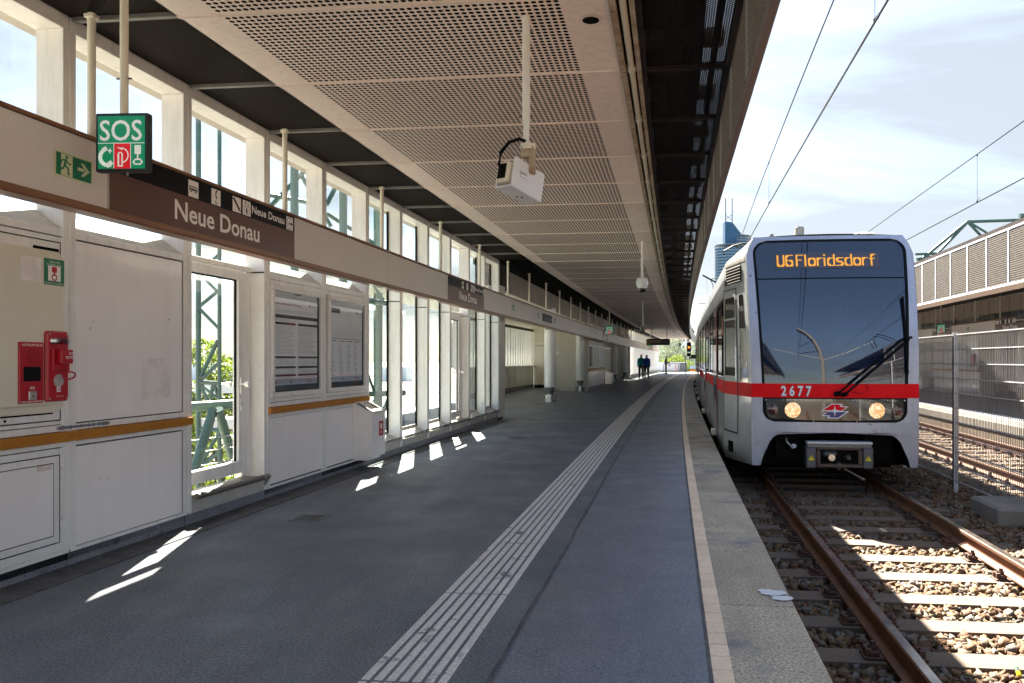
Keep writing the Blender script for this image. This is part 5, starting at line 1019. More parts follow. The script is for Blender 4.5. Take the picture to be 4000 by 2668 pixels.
# cab sides
HW = 1.385; LEN = 1.38
def SD(sg, a, z, off=0.0):                                      # a: 0 at front corner, 1 at full width
    t0 = tface(z)+.075; t = t0+(LEN+.05-t0)*a; zz = max(z, -.165); ins = lerp(z, [(-.2, .03), (0, 0), (2.5, 0), (2.83, .03), (3.10, .33)])
    h0 = OUT(z); h1 = HW-ins; hw = h0+(h1-h0)*(a*.85+.15*math.sin(a*math.pi/2)); zc = z-(.0 if z > .1 else .05*a)
    return W(TS+t, TN-.02*a+sg*(hw+off), zc)
for sg in (-1, 1):
    m = MB(); m.grid(lambda a, c: SD(sg, a, -.12+3.22*c), 8, 46, 'silver'); cs = part('cab_side', m, train, smooth=.6)
    for nm, a0, a1, z0, z1, mt, off in (('red_stripe', 0, 1, .818, 1.01, 'train_red', .003), ('upper_trim', .03, 1.0, 1.03, 2.44, 'grey_cab', .0025), ('door_window', .47, .93, 1.10, 2.27, 'side_glass', .006), ('side_window', .08, .30, 1.02, 2.28, 'side_glass', .006), ('roof_shoulder', .06, 1, 2.76, 3.095, 'cab_beige', .004), ('foot_recess', .60, .80, -.02, .12, 'void', .003)):
        q = MB(); q.grid(lambda a, c: SD(sg, a0+(a1-a0)*a, z0+(z1-z0)*c, off), 8, 12, mt)
        if nm == 'side_window': q = MB(); q.grid(lambda a, c: SD(sg, .08+.10*c+(.34-.08-.10*c)*a, z0+(z1-z0)*c, off), 6, 16, mt)
        part(nm, q, cs, smooth=True)
    q = MB()
    for a0, a1, z0, z1 in ((.425, .445, .26, 2.40), (.96, .975, .26, 2.40), (.425, .975, .25, .275), (.44, .96, 2.385, 2.40)): q.grid(lambda a, c: SD(sg, a0+(a1-a0)*a, z0+(z1-z0)*c, .008), 4, 8, 'black')
    part('door_gap', q, cs)
    q = MB()
    for a0, a1, z0, z1 in ((.45, .49, 1.06, 2.3), (.91, .95, 1.06, 2.3), (.45, .95, 1.06, 1.10), (.45, .95, 2.27, 2.31), (.49, .91, 1.93, 1.96)): q.grid(lambda a, c: SD(sg, a0+(a1-a0)*a, z0+(z1-z0)*c, .012), 3, 6, 'grey_cab')
    part('window_frame', q, cs)
    part('handle', MB().tube([SD(sg, .40, 1.05, .04), SD(sg, .40, 1.55, .04)], .012, 'chrome', 6).tube([SD(sg, .415, 1.38, .03), SD(sg, .50, 1.38, .03)], .010, 'chrome', 6), cs)
    q = MB(); q.grid(lambda a, c: SD(sg, .22+.70*a, 2.47+.27*c, .006), 6, 4, 'black'); gr = part('vent_grille', q, cs); q = MB()
    for i in range(6): q.grid(lambda a, c: SD(sg, .22+.70*a, 2.485+i*.044+.018*c, .012+.012*(1-c)), 6, 1, 'dark_steel')
    part('louvre', q, gr)
    q = MB(); q.grid(lambda a, c: SD(sg, .955+.03*a, 1.72+.28*c, .03), 1, 2, 'orange'); part('side_marker', q, cs)
# body sections behind the cab
def body_profile(sg): return [(TN-.02+sg*(HW-.03), -.165), (TN-.02+sg*HW, 0), (TN-.02+sg*HW, 2.5), (TN-.02+sg*(HW-.03), 2.83), (TN-.02+sg*(HW-.33), 3.10)]
pr = body_profile(-1)+[(TN-.02, 3.15)]+body_profile(1)[::-1]
secs = [(TS+1.43, 18.25), (18.65, 25.0), (25.4, 34.2), (34.6, 42), (42.4, 50), (50.4, 60), (60.4, 69)]
for i, (a, c) in enumerate(secs):
    bd = part('car_body', MB().sweep(pr, a, c, 'silver', 1.5), train, smooth=.5)
    nl = TN-.02-HW
    def sheet(name, s0, s1, z0, z1, mt, off=.004, par=bd):
        m = MB(); m.grid(lambda u, v: W(s0+(s1-s0)*u, nl-off, z0+(z1-z0)*v), max(1, int((s1-s0)/1.5)), 1, mt); return part(name, m, par)
    sheet('red_stripe', a, c, .818, 1.01, 'train_red'); sheet('window_band', a, c, 1.03, 2.30, 'side_glass', .003)
    s_ = a+.25; j = 0
    while s_ < c-1.5:
        if j % 3 == 1:
            d = sheet('door', s_, s_+1.25, -.05, 2.28, 'train_red' if 0 else 'silver', .012); sheet('door_glass', s_+.08, s_+.58, .5, 2.15, 'side_glass', .016, bd); sheet('door_glass', s_+.67, s_+1.17, .5, 2.15, 'side_glass', .016, bd); sheet('door_edge', s_-.10, s_-.02, -.05, 2.28, 'train_red', .011)
            put('step_sensor', bpy.data.meshes.get('step_sensor') or MB().box(-.09, 0, 0, .34, -.03, .08, 'cream', ch=.01).mesh('step_sensor'), bd, FR(s_+.2, nl, -.02)); s_ += 1.5
        else:
            w = 1.55; q = MB(); 
            for (y0, y1, z0, z1) in ((0, w, 2.20, 2.25), (0, w, 1.08, 1.12), (0, .04, 1.12, 2.2), (w-.04, w, 1.12, 2.2), (0, w, 1.86, 1.89)): q.box(-.012, 0, y0, y1, z0, z1, 'black')
            part('window_frame', q, bd, FR(s_, nl-.004)); s_ += 1.75
        j += 1
    if i < len(secs)-1: part('gangway', MB().sweep([(TN-.02-HW+.1, -.1), (TN-.02+HW-.1, -.1), (TN-.02+HW-.1, 2.9), (TN-.02-HW+.1, 2.9)], c, secs[i+1][0], 'rubber', 1), train)
    part('underframe', MB().sweep(rc(TN-1.1, TN+1.1, -.30, -.14), a, c, 'under', 2), bd)
    for k2 in range(2): part('roof_unit', MB().box(-.55, .55, 0, 2.2, 3.12, 3.30, 'grey_cab', ch=.04), bd, FR(a+1.0+k2*3, TN))
part('roof', MB().grid(lambda a, c: W(TS+.60+c*.9, TN-(OUT(3.08))+2*OUT(3.08)*a, 3.10+.04*math.sin(a*math.pi)), 8, 2, 'silver'), train, smooth=True)
part('roof_aerial', MB().box(-.065, .065, 0, .2, 3.12, 3.42, 'steel_dark', ch=.02), train, FR(TS+1.6, TN-.22)); part('roof_dome', MB().lathe([(.20, 3.12), (.19, 3.16), (.13, 3.20), (.0, 3.205)], 'steel_dark', 18), train, FR(TS+1.0, TN+.60), smooth=.6)
part('roof_stub', MB().box(-.03, .03, 0, .06, 3.11, 3.17, 'steel_dark', ch=.008), train, FR(TS+.7, TN-.76))
# underside: bulkhead, coupler, wheels, hoses
uf = MB(); uf.box(-1.0, 1.0, .55, .65, -.15, .50, 'under'); uf.box(-.75, -.35, .3, .6, -.05, .33, 'under'); uf.box(.45, .85, .35, .6, -.05, .33, 'under'); part('bulkhead', uf, train, FR(TS, TN))
for s_ in (1.6, 3.4):
    m = MB()
    for e in (-1, 1): m.tube([(e*.70, 0, -.03), (e*.83, 0, -.03)], .31, 'under', 24)
    m.tube([(-.8, 0, -.03), (.8, 0, -.03)], .07, 'under', 10); part('wheelset', m, train, FR(TS+s_, TN-.05, 0))
T = FR(TS-.12, TN+.035)
cpl = part('coupler', MB().box(-.30, .30, 0, .14, -.115, -.07, 'coupler', ch=.01).box(-.30, .30, 0, .14, .12, .165, 'coupler', ch=.01).box(-.30, -.245, 0, .14, -.07, .12, 'coupler', ch=.01).box(.245, .30, 0, .14, -.07, .12, 'coupler', ch=.01).box(-.03, .03, .02, .12, -.15, -.05, 'coupler', ch=.015).box(-.25, .25, .12, .3, -.08, .13, 'under'), train, T)
part('coupler_cone', MB().tube([(-.10, .12, .02), (-.10, .0, .02)], .045, 'chrome', 14).tube([(.12, .12, .02), (.12, -.02, .02)], .05, 'coupler', 14, r2=.025), cpl, T)
part('coupler_plate', MB().box(-.22, -.02, .02, .1, .02, .11, 'coupler_grey', ch=.03), cpl, T)
part('coupler_cover', MB().box(-.43, .43, -.01, .16, .195, .235, 'silver', ch=.01).box(-.42, .42, .0, .12, .155, .197, 'steel_dark', ch=.006), cpl, T)
for e in (-1, 1):
    bx = part('electric_box', MB().box(e*.37-.065, e*.37+.065, -.01, .2, -.125, .155, 'coupler_grey', ch=.012), cpl, T)
    part('warning_sign', flat([('p', [(-.048, -.04), (.048, -.04), (0, .045)], 'print_black'), ('p', [(-.041, -.036), (.041, -.036), (0, .037)], 'yellow'), ('p', [(.006, .022), (-.010, -.004), (0, -.004), (-.006, -.028), (.012, .003), (.002, .003)], 'print_black')]), bx, T @ Matrix.Translation((e*.37, -.0115, .02)) @ FACE_C)
part('hose', MB().tube([(-.22, .05, -.11), (-.19, .03, -.2), (-.10, .0, -.235), (.0, .03, -.21), (.05, .05, -.12)], .010, 'rubber', 8).tube([(-.10, .05, -.11), (-.12, .03, -.18), (-.20, .0, -.22), (-.26, .05, -.17), (-.27, .08, -.1)], .008, 'rubber', 8), cpl, T, smooth=.9)
part('coupler_lever', MB().tube([(.07, .0, -.13), (.27, -.25, -.24)], .017, 'chrome', 10), cpl, T)
part('sand_pipe', MB().tube([(-.62, .2, .24), (-.62, .15, .20), (-.57, .15, .15), (-.55, .1, .12)], .012, 'galv', 8), train, FR(TS, TN)); part('white_valve', MB().tube([(-.52, .2, .14), (-.52, .17, .14)], .032, 'paint_white', 14), train, FR(TS, TN))

# ------------------------------------------------------------------ overhead line
def wire_between(name, pts, r, parent, label=None): return part(name, MB().tube(pts, r, 'wire', 6), parent)
c1 = thing('overhead_line', 'black contact and messenger wires above the near track', 'overhead wire', W and FR(12, 2.15, 4.9), 'overhead wires')
wire_between('contact_wire', [W(s_, 2.15, 4.93-.0035*max(0, s_-8)) for s_ in np.arange(-8, 60, 4)], .0125, c1)
def mz(s_): return 6.15-.035*(s_-10.95)-.0006*(s_-10.95)**2 if s_ < 30 else 5.27+.02*(s_-30)
wire_between('messenger_wire', [W(s_, 2.15, mz(s_)) for s_ in np.arange(-8, 60, 2)], .0105, c1)
def dropper(s_, n_, z0, z1, par):
    T = FR(s_, n_, 0); part('dropper', MB().tube([(0, 0, z0), (0, 0, z1)], .0032, 'wire', 5).tube([(0, 0, z0), (.012, 0, z0+.05), (.035, 0, z0+.10), (.05, 0, z0+.06), (.03, 0, z0+.02)], .004, 'wire', 5).tube([(0, 0, z0), (0, 0, z0+.03)], .016, 'wire', 6).tube([(0, 0, z1-.04), (0, 0, z1)], .012, 'wire', 6), par, T)
dropper(8.75, 2.15, 4.93, 6.22, c1); dropper(18.5, 2.15, 4.90, mz(18.5), c1); dropper(30, 2.15, 4.87, mz(30), c1)
c2 = thing('overhead_line', 'black contact and messenger wires above the far track', 'overhead wire', FR(15, 5.7, 4.3), 'overhead wires')
wire_between('contact_wire', [W(s_, 5.7, 4.31-.001*(s_-13)) for s_ in np.arange(-8, 60, 4)], .0115, c2)
wire_between('messenger_wire', [W(s_, 5.7, 5.24-.010*(s_-13.7)+.0002*(s_-13.7)**2) for s_ in np.arange(-8, 60, 2)], .0095, c2)
dropper(15.8, 5.7, 4.31, 5.22, c2); dropper(27, 5.7, 4.3, 5.14, c2)
ca = thing('catenary_bracket', 'black catenary bracket arms above the distant train roof', 'bracket', FR(46, 2.0, 4.6)); 
def P2(x, y, Y): return px_pt(2650+x/2.85, 850+y/2.85, Y)
part('arm', MB().tube([P2(268, 640, 44), P2(460, 745, 44)], .045, 'wire', 6).tube([P2(365, 682, 44), P2(600, 660, 44)], .02, 'wire', 6).tube([P2(310, 665, 44), P2(338, 955, 46)], .006, 'wire', 4), ca)
part('arm', MB().tube([P2(505, 420, 30), P2(510, 370, 30), P2(610, 315, 30), P2(700, 290, 30), P2(830, 275, 30)], .03, 'wire', 6).tube([P2(655, 345, 30), P2(655, 315, 30)], .03, 'wire', 6), ca)
part('arm', MB().tube([P2(230, 960, 55), P2(350, 960, 55)], .035, 'wire', 6), ca); part('insulator', MB().tube([P2(360, 700, 44), P2(385, 745, 44), P2(388, 880, 44)], .02, 'wire', 5), ca)

cmst = thing('catenary_mast', 'curved grey steel catenary mast with bracket arms, mirrored in the windscreen', 'mast', FR(-5, 4.25, -.6)); T = FR(-5, 4.25)
prof_ = [(.0, -.6), (.0, 2.6), (-.05, 4.2), (-.25, 5.6), (-.7, 6.9), (-1.3, 7.8), (-2.1, 8.5)]
for e in (-.28, .24): part('curved_rib', MB().tube([(a, e, c) for a, c in prof_], .13, 'concrete', 6), cmst, T)
part('web_plate', MB().grid(lambda a, c: (lambda k, f: (prof_[k][0]+(prof_[k+1][0]-prof_[k][0])*f, -.28+.52*a, prof_[k][1]+(prof_[k+1][1]-prof_[k][1])*f))(min(5, int(c*6)), c*6-min(5, int(c*6))), 1, 6, 'concrete'), cmst, T)
part('bracket_arm', MB().tube([(-.25, 0, 5.6), (-2.2, 0, 5.2)], .04, 'wire', 8).tube([(-.7, 0, 6.9), (-2.1, 0, 6.1)], .03, 'wire', 8), cmst, T)
part('feeder_cable', MB().tube([(-.1, 0, 4.6), (-2, 1, 4.9), (-4, 2, 5.3)], .025, 'cream', 6).tube([(0, 0, 4.4), (2, 1, 5.2), (4, 2, 6.3)], .025, 'cream', 6), cmst, T)

# ------------------------------------------------------------------ opposite platform (mirrored)
op = MB(); op.rect(6.95, 16.5, -.9, 0, S0, 110, 'asphalt', 3); opp = struct('opposite_platform', op, 'asphalt platform across the tracks')
esl = MB().box(-.25, .25, .004, BAY-.004, -.18, 0, 'lit_cream', ch=.008).mesh('edge_slab_far')
for k in range(0, 40): put('edge_slab', esl, opp, FR(3+k*BAY, 7.08, .004))
part('edge_wall', MB().rect(6.86, 6.92, -.9, -.175, S0, 100, 'concrete_edge'), opp); part('white_line', MB().rect(7.35, 7.44, -.01, .005, S0, 100, 'tile'), opp)
oc = thing('opposite_canopy', 'long canopy over the opposite platform with lattice fascia panels', 'canopy', FR(20, 8.5, 3.4))
ff2, fl2 = fascia_mesh(2.88, 4.07, -1); ff2.materials[0] = M['paint_white']
for i_, m_ in enumerate(ff2.materials):
    ff2.materials[i_] = M['paint_white']
backm = MB().box(.03, .04, 0, BAY, 2.9, 4.05, 'dark_steel').mesh('fascia_back')
sp2 = 1.19; 
for k in range(-12, 40):
    s_ = 16.28+k*sp2; Tm_ = FR(s_, 6.92) @ Matrix.Diagonal((1, sp2/BAY, 1, 1)); fp = put('fascia_panel', ff2, oc, Tm_); put('lattice', fl2, fp, Tm_); put('fascia_back', backm, fp, Tm_)
warp('soffit', oc, rc(6.98, 7.75, 2.95, 3.02), CS0, 95, 'ceil'); warp('ceiling', oc, rc(7.75, 10.9, 3.50, 3.56), CS0, 95, 'ceil_mesh'); warp('soffit_side', oc, rc(7.72, 7.78, 3.02, 3.56), CS0, 95, 'dark_steel')
warp('roof_deck', oc, rc(6.98, 17, 4.10, 4.2), CS0, 95, 'dark_steel'); u2 = warp('upstand', oc, rc(11.12, 11.2, 2.98, 3.56), CS0, 95, 'upstand')
warp('recess_ceiling', oc, rc(11.2, 16.5, 2.98, 3.03), CS0, 95, 'cream')
for k in range(0, 40): put('joint', bpy.data.meshes.get('jj') or MB().box(-.004, 0, -.006, .006, 2.3, 3.5, 'void').mesh('jj'), u2, FR(14+k*.9, 11.118))
ob = thing('opposite_sign_band', 'beige station sign band hung along the opposite platform', 'sign', FR(28, 10.85, 2.3)); NO = 10.8
for k in range(-4, 24): put('band_panel', bpy.data.meshes.get('bp2') or MB().box(0, .10, .003, 2.45-.003, 2.292, 2.686, 'band').mesh('bp2'), ob, FR(12+k*2.45, NO))
warp('wood_strip', ob, rc(NO-.012, NO+.11, 2.69, 2.72), 2, 70, 'wood_dark'); warp('wood_strip', ob, rc(NO-.012, NO+.11, 2.24, 2.288), 2, 70, 'wood_dark')
for k in range(-6, 10): put('hanger_rod', rm, ob, FR(28.42+k*2.35, 10.83))
def TO(s_): return FR(s_, NO-.001, 0) @ FACE_L
for s_ in (28.78, 35.85, 22.4):
    sg = name_sign(TO(s_), True, ob); icons(sg, TO(s_) @ Matrix.Translation((0, 2.548, .002)), [('exit', .04), ('lift', .18), ('phone', .40)])
green_exit(TO(31.6) @ Matrix.Translation((0, 2.43, 0)), ob)
sos_sign(33.35, 10.42, 2.40, .33, .38, 'hanging SOS sign over the opposite platform, beside its sign band', 3.5)
ow = thing('opposite_wall', 'shaded panelled wall with notice cases on the opposite platform', 'wall', FR(34, 11.05))
for i, s_ in enumerate((31.1, 32.35, 33.9, 35.3)):
    T = FR(s_, 11.08); f = MB()
    for a in ((.04, 1.2, 1.98, 2.07), (.04, 1.2, .98, 1.05), (.04, .12, 1.05, 1.98), (1.12, 1.2, 1.05, 1.98)): f.box(-.02, .04, *a, 'frame', ch=.005)
    f = part('case_frame', f, ow, T); part('pane', MB().box(0, .01, .12, 1.12, 1.05, 1.98, 'poster' if i != 1 else 'redbox' if 0 else 'poster'), f, T)
    part('wall_panel', MB().box(0, .08, .01, 1.23, .14, .88, 'panel', ch=.005), ow, T); part('head_panel', MB().box(0.02, .08, .01, 1.23, 2.1, 2.98, 'wallgrey', ch=.005), ow, T)
part('red_call_panel', MB().box(-.03, 0, .1, .45, 1.1, 1.55, 'redbox', ch=.01), ow, FR(31.3, 11.03))
part('ledge', MB().rect(11.0, 11.1, .90, .97, 31.0, 36.9, 'wood'), ow); part('core', MB().rect(11.17, 11.6, 0, 2.98, 31.0, 36.9, 'wallgrey'), ow)
T = FR(37.0, 11.0); ob2 = thing('litter_bin', 'white litter bin on the opposite platform at the end of the notice cases', 'bin', T)
part('body', MB().prism([(0, .14), (-.30, .10), (-.30, .62), (0, .82)], 0, .8, 'panel', 'y'), ob2, T)
orw = thing('opposite_rear_wall', 'dim rear wall of slats and panels behind the opposite platform', 'wall', FR(30, 14))
slm = MB().box(0, .05, .02, .30, .3, 2.98, 'column', ch=.01).mesh('slat'); 
for i in range(110): put('slat', slm, orw, FR(13+i*.36, 13.9))
part('back', MB().rect(14.0, 14.1, 0, 3.0, 4, 70, 'steel_dark'), orw)
for s_, n_, lb in ((29.4, 12.0, 'grey column on the opposite platform right of the notice cases'), (22.5, 12.0, 'grey column on the opposite platform near the right picture edge')):
    T = FR(s_, n_); c = thing('round_column', lb, 'column', T, 'grey columns of the opposite platform'); part('shaft', MB().lathe([(.22, .4), (.22, 2.98)], 'column', 20), c, T, smooth=.8); part('base', MB().lathe([(.26, 0), (.26, .2), (.12, .21), (.12, .4)], 'steel_dark', 18), c, T)
# roof truss above
tru = thing('roof_truss', 'green tubular roof truss above the opposite canopy', 'truss', FR(26, 9, 4.2))
def P6(x, y, Y): return px_pt(3500+x/3.136, 800+y/3.136, Y)
for a, c, r in (((870, 207), (1700, 180), .055), ((870, 210), (330, 655), .05), ((878, 215), (430, 680), .045), ((885, 215), (1080, 420), .05), ((900, 215), (1180, 385), .04), ((235, 605), (720, 590), .045), ((255, 668), (450, 640), .06), ((410, 600), (300, 690), .045), ((1515, 135), (1700, 125), .085)):
    part('tube', MB().tube([P6(*a, 27), P6(*c, 27)], r, 'green_steel', 10), tru, smooth=.8)

# ------------------------------------------------------------------ outside the left windows: steel lattice, stair tower, railing
lat = thing('steel_lattice_tower', 'sage green tubular steel lattice outside the glass door', 'steel structure', px_pt and Matrix.Translation(px_pt(800, 1900, 20)))
def P8(x, y, Y): return px_pt(700+x/2.6133, 1300+y/2.6133, Y)
def tb(par, a, c, r, m='green_steel', nm='tube'): part(nm, MB().tube([a, c], r, m, 12), par, smooth=.8)
Yl = 13.5
for x, r in ((196, .044), (411, .033)): tb(lat, P8(x, -2200, Yl), P8(x, 2600, Yl), r, nm='upright')
for z in (-1300, -700, -340): tb(lat, P8(196, z+80, Yl), P8(411, z-100, Yl), .03); tb(lat, P8(196, z+80, Yl), P8(411, z+300, Yl), .03)
for a, c, r in (((205, 480), (400, 70), .034), ((210, 490), (400, 310), .03), ((200, 505), (420, 515), .036), ((205, 520), (300, 700), .03), ((210, 520), (400, 670), .026), ((190, 975), (420, 1000), .036), ((215, 1350), (400, 1030), .03), ((215, 1370), (400, 1230), .03), ((320, 680), (345, 530), .03), ((390, 640), (360, 530), .03)): tb(lat, P8(*a, Yl), P8(*c, Yl), r)
part('work_platform', MB().box(0, .9, 0, .8, 0, .22, 'galv', ch=.01), lat, Matrix.Translation(P8(215, 985, Yl)) @ Matrix.Scale(.8, 4))
rl = thing('outer_railing', 'green tubular railing with tension cables outside the glass door', 'railing', Matrix.Translation(px_pt(900, 1900, 9.5)))
Yr = 9.6
tb(rl, P8(-350, 790, Yr-.4), P8(900, 705, Yr+.6), .062, 'green_light', 'top_tube'); tb(rl, P8(345, 790, Yr), P8(150, 1420, Yr-.6), .055, nm='brace'); tb(rl, P8(400, 780, Yr), P8(560, 1330, Yr+.5), .055, nm='brace')
for y0, y1 in ((1105, 1040), (1240, 1160), (1390, 1290)): tb(rl, P8(-100, y0+25, Yr-.5), P8(620, y1-5, Yr+.3), .0055, 'galv', 'cable')
lat2 = thing('steel_column_frame', 'green steel columns and braces behind the notice case windows', 'steel structure', Matrix.Translation(px_pt(1200, 1800, 15)))
def PD(x, y, Y): return px_pt(x*1.7014, y*1.7014, Y)
for x, r, y0, y1, Y in ((676, .075, 280, 1250, 15), (788, .085, 200, 1200, 17), (868, .105, 400, 1250, 19), (707, .035, 300, 1000, 22)): tb(lat2, PD(x, y0, Y), PD(x, y1, Y), r, nm='upright')
for a, c, r in (((620, 448), (735, 470), .05), ((620, 475), (700, 392), .05), ((690, 400), (760, 520), .045), ((750, 470), (788, 395), .05), ((788, 440), (870, 400), .045), ((750, 490), (860, 560), .045), ((845, 690), (915, 700), .06), ((840, 905), (930, 902), .06), ((850, 1010), (900, 900), .05), ((905, 905), (950, 1090), .045), ((845, 640), (905, 720), .03), ((845, 860), (870, 930), .03)): tb(lat2, PD(*a, 17), PD(*c, 17.5), r)
stt = thing('glazed_stair_tower', 'white framed stair tower with pale green glass outside', 'building', Matrix.Translation(px_pt(1000, 2000, 22)))
for i in range(3):
    for j in range(4):
        T = FR(16.4+i*1.9, -9.12, -4.6+j*2.1); wp_ = MB()
        wp_.box(-.12, 0, 0, .55, 0, 2.1, 'tower_white', ch=.01); wp_.box(-.12, 0, .55, 1.9, 0, .30, 'tower_white', ch=.01); wf = part('frame', wp_, stt, T); part('pane', MB().box(-.08, -.06, .55, 1.9, .30, 2.1, 'glass_green'), wf, T)
part('roof', MB().box(-1.6, .1, -.1, 5.8, 3.8, 3.95, 'tower_white'), stt, FR(16.4, -9.12)); part('floor_slab', MB().box(-1.5, -.13, .1, 5.7, .6, .8, 'tower_white'), stt, FR(16.4, -9.12))

# ------------------------------------------------------------------ trees
def tree(name, label, x, y, zb, h, r, n, leaf, mt, group, seed, shape=1.0):
    rg = np.random.default_rng(seed); t = thing(name, label, 'tree', Matrix.Translation((x, y, zb)), group)
    m = MB(); m.tube([(x, y, zb), (x+.1, y, zb+h*.35), (x, y+.1, zb+h*.75)], .05*r+.08, 'bark', 8, r2=.04); cl = []
    for i in range(9):
        a = rg.uniform(0, 6.28); zz = zb+h*rg.uniform(.35, .8); e = (x+math.cos(a)*r*.7, y+math.sin(a)*r*.7, zz+h*.12); m.tube([(x, y, zz-h*.08), e], .05, 'bark', 5, r2=.015)
    part('trunk', m, t); K = 34
    c = rg.normal(size=(K, 3)); c /= np.linalg.norm(c, axis=1, keepdims=True); c *= rg.uniform(.35, 1, (K, 1))**.6*np.array([r*.85, r*.85, h*.32*shape]); c += np.array([x, y, zb+h*.66])
    ci = rg.integers(0, K, n); d = rg.normal(size=(n, 3)); d /= np.linalg.norm(d, axis=1, keepdims=True); P = c[ci]+d*(rg.uniform(.3, 1, (n, 1))**.5)*np.array([.34, .34, .26])*r*.9
    u = rg.normal(size=(n, 3)); u /= np.linalg.norm(u, axis=1, keepdims=True); w = np.cross(u, rg.normal(size=(n, 3))); w /= np.linalg.norm(w, axis=1, keepdims=True); L_ = leaf*rg.uniform(.6, 1.3, (n, 1))
    V = np.stack([P-u*L_, P+w*L_*.5, P+u*L_, P-w*L_*.5], 1).reshape(-1, 3)
    me = bpy.data.meshes.new('crown'); me.vertices.add(n*4); me.vertices.foreach_set('co', V.ravel()); me.loops.add(n*4); me.loops.foreach_set('vertex_index', np.arange(n*4)); me.polygons.add(n); me.polygons.foreach_set('loop_start', np.arange(n)*4); me.polygons.foreach_set('loop_total', np.full(n, 4)); me.update(calc_edges=True)
    me.materials.append(M[mt]); put('crown', me, t, None)
tree('leafy_tree', 'bright green tree outside, its top seen through the glass door', -9.3, 20.5, -8, 9.4, 1.7, 9000, .075, 'leaf', 'trees outside the left windows', 3, 1.5)
tree('leafy_tree', 'yellow-green tree low behind the steel railing outside the door', -12.2, 24, -8, 7.9, 2.6, 9000, .09, 'leaf', 'trees outside the left windows', 4)
tree('leafy_tree', 'green tree behind the stair tower, right edge of the door glass', -8.2, 26, -8, 9.0, 2.4, 8000, .09, 'leaf', 'trees outside the left windows', 5, 1.3)
tree('leafy_tree', 'pale tree farther out behind the lattice, left side of the door glass', -24, 44, -8, 9.0, 4, 8000, .16, 'leaf_haze', 'trees outside the left windows', 6)
tree('leafy_tree', 'green tree outside, seen behind the notice case windows', -11, 34, -8, 8.2, 2.6, 6000, .12, 'leaf', 'trees outside the left windows', 8)
for i, (xx, yy, hh, rr_, lb) in enumerate(((9.6, 150, 15.2, 5.5, 'pale round tree at the far left beyond the parapet'), (18.5, 140, 14.8, 6.5, 'large pale tree beyond the parapet, left of the red signal'), (14.2, 120, 9.5, 4, 'low yellow-green bush tree behind the man in navy'), (24.5, 130, 12.5, 5, 'pale tree beyond the signal beside the train'))):
    tree('distant_tree', lb, xx, yy, -8, hh, rr_, 16000, .15, 'leaf_haze' if i != 2 else 'leaf', 'distant trees beyond the platform end', 20+i, 1.2)
# ------------------------------------------------------------------ distant buildings
ab = thing('apartment_building', 'pale stepped apartment block far beyond the platform end', 'building', Matrix.Translation((36, 300, -8)))
def block(x0, x1, y, z0, z1, fl, nx):
    part('wall', MB().box(x0, x1, y, y+14, z0, z1, 'bldg'), ab)
    for j in range(int((z1-z0)/fl)):
        zz = z0+j*fl+.9
        for i in range(nx):
            xa = x0+(i+.2)*(x1-x0)/nx; xb = xa+(x1-x0)/nx*.55
            part('window', MB().box(xa, xb, y-.06, y+.02, zz, zz+1.5, 'bldg_win'), ab)
        if j % 2 == 0: part('balcony', MB().box(x0+.5, x0+(x1-x0)*.6, y-1.2, y-.05, zz-.9, zz-.1, 'paint_white'), ab)
block(24, 33, 300, -8, 16, 3.1, 5); block(33, 37, 306, -8, 19, 3.1, 3); block(37, 42, 300, -8, 15, 3.1, 3); block(42, 50, 302, -8, 7.5, 3.1, 4); block(16, 24, 310, -8, 12, 3.1, 5)
# glass tower
Yt = 980
tw = thing('office_tower', 'blue round glass office tower with twin masts in the distance', 'tower', Matrix.Translation((196, Yt, -8)))
cx1, cx2 = (2825-2262.7)/3100*Yt+4, (2876-2262.7)/3100*Yt
def zt_(yd): return CAMZ+(1407-yd*1.7014)/3100*Yt
def cyl(cx, cy, r, z0, z1):
    z = z0; fl = 3.6; b_ = MB(); g_ = MB()
    while z < z1: g_.lathe([(r, z), (r, min(z+fl*.6, z1))], 'tower_glass', 32, (cx, cy)); b_.lathe([(r+.25, z+fl*.6), (r+.25, min(z+fl, z1))], 'tower_band', 32, (cx, cy)); z += fl
    part('glass_storeys', g_, tw, smooth=.6); part('floor_bands', b_, tw, smooth=.6)
cyl((2832-2262.7)/3100*Yt+5, Yt, 17.5, -8, zt_(572)); cyl((2883-2262.7)/3100*Yt+2, Yt+14, 16.5, -8, zt_(547))
crn = MB()
for cx, cy, r, z in (((2832-2262.7)/3100*Yt+5, Yt, 17.5, zt_(572)), ((2883-2262.7)/3100*Yt+2, Yt+14, 16.5, zt_(547))):
    for k in range(40): a = k*math.pi/20; crn.box(cx+r*math.cos(a)-.2, cx+r*math.cos(a)+.2, cy+r*math.sin(a)-.2, cy+r*math.sin(a)+.2, z, z+4, 'tower_band')
    crn.lathe([(r, z+4), (r, z+4.5)], 'tower_band', 32, (cx, cy))
part('crown_railing', crn, tw, kind='stuff')
xa, xb, xc = [(v*1.7014-2262.7)/3100*Yt for v in (1664, 1681, 1704)]
part('wedge_top', MB().prism([(xa, zt_(560)), (xc+2, zt_(560)), (xc, zt_(541)), (xb, zt_(511)), (xa, zt_(509))], Yt-2, Yt+14, 'tower_glass', 'y'), tw)
for v in (1666, 1681):
    xm = (v*1.7014-2262.7)/3100*Yt; part('mast', MB().tube([(xm, Yt, zt_(515)), (xm, Yt, zt_(455))], .5, 'wire', 6), tw)
part('mast_brace', MB().tube([(xa, Yt, zt_(493)), (xb, Yt, zt_(505))], .3, 'wire', 4).tube([(xa, Yt, zt_(505)), (xb, Yt, zt_(493))], .3, 'wire', 4), tw)
hz = thing('distant_housing', 'pale low housing on the horizon seen through the left windows', 'building', Matrix.Translation((-160, 320, -8)))
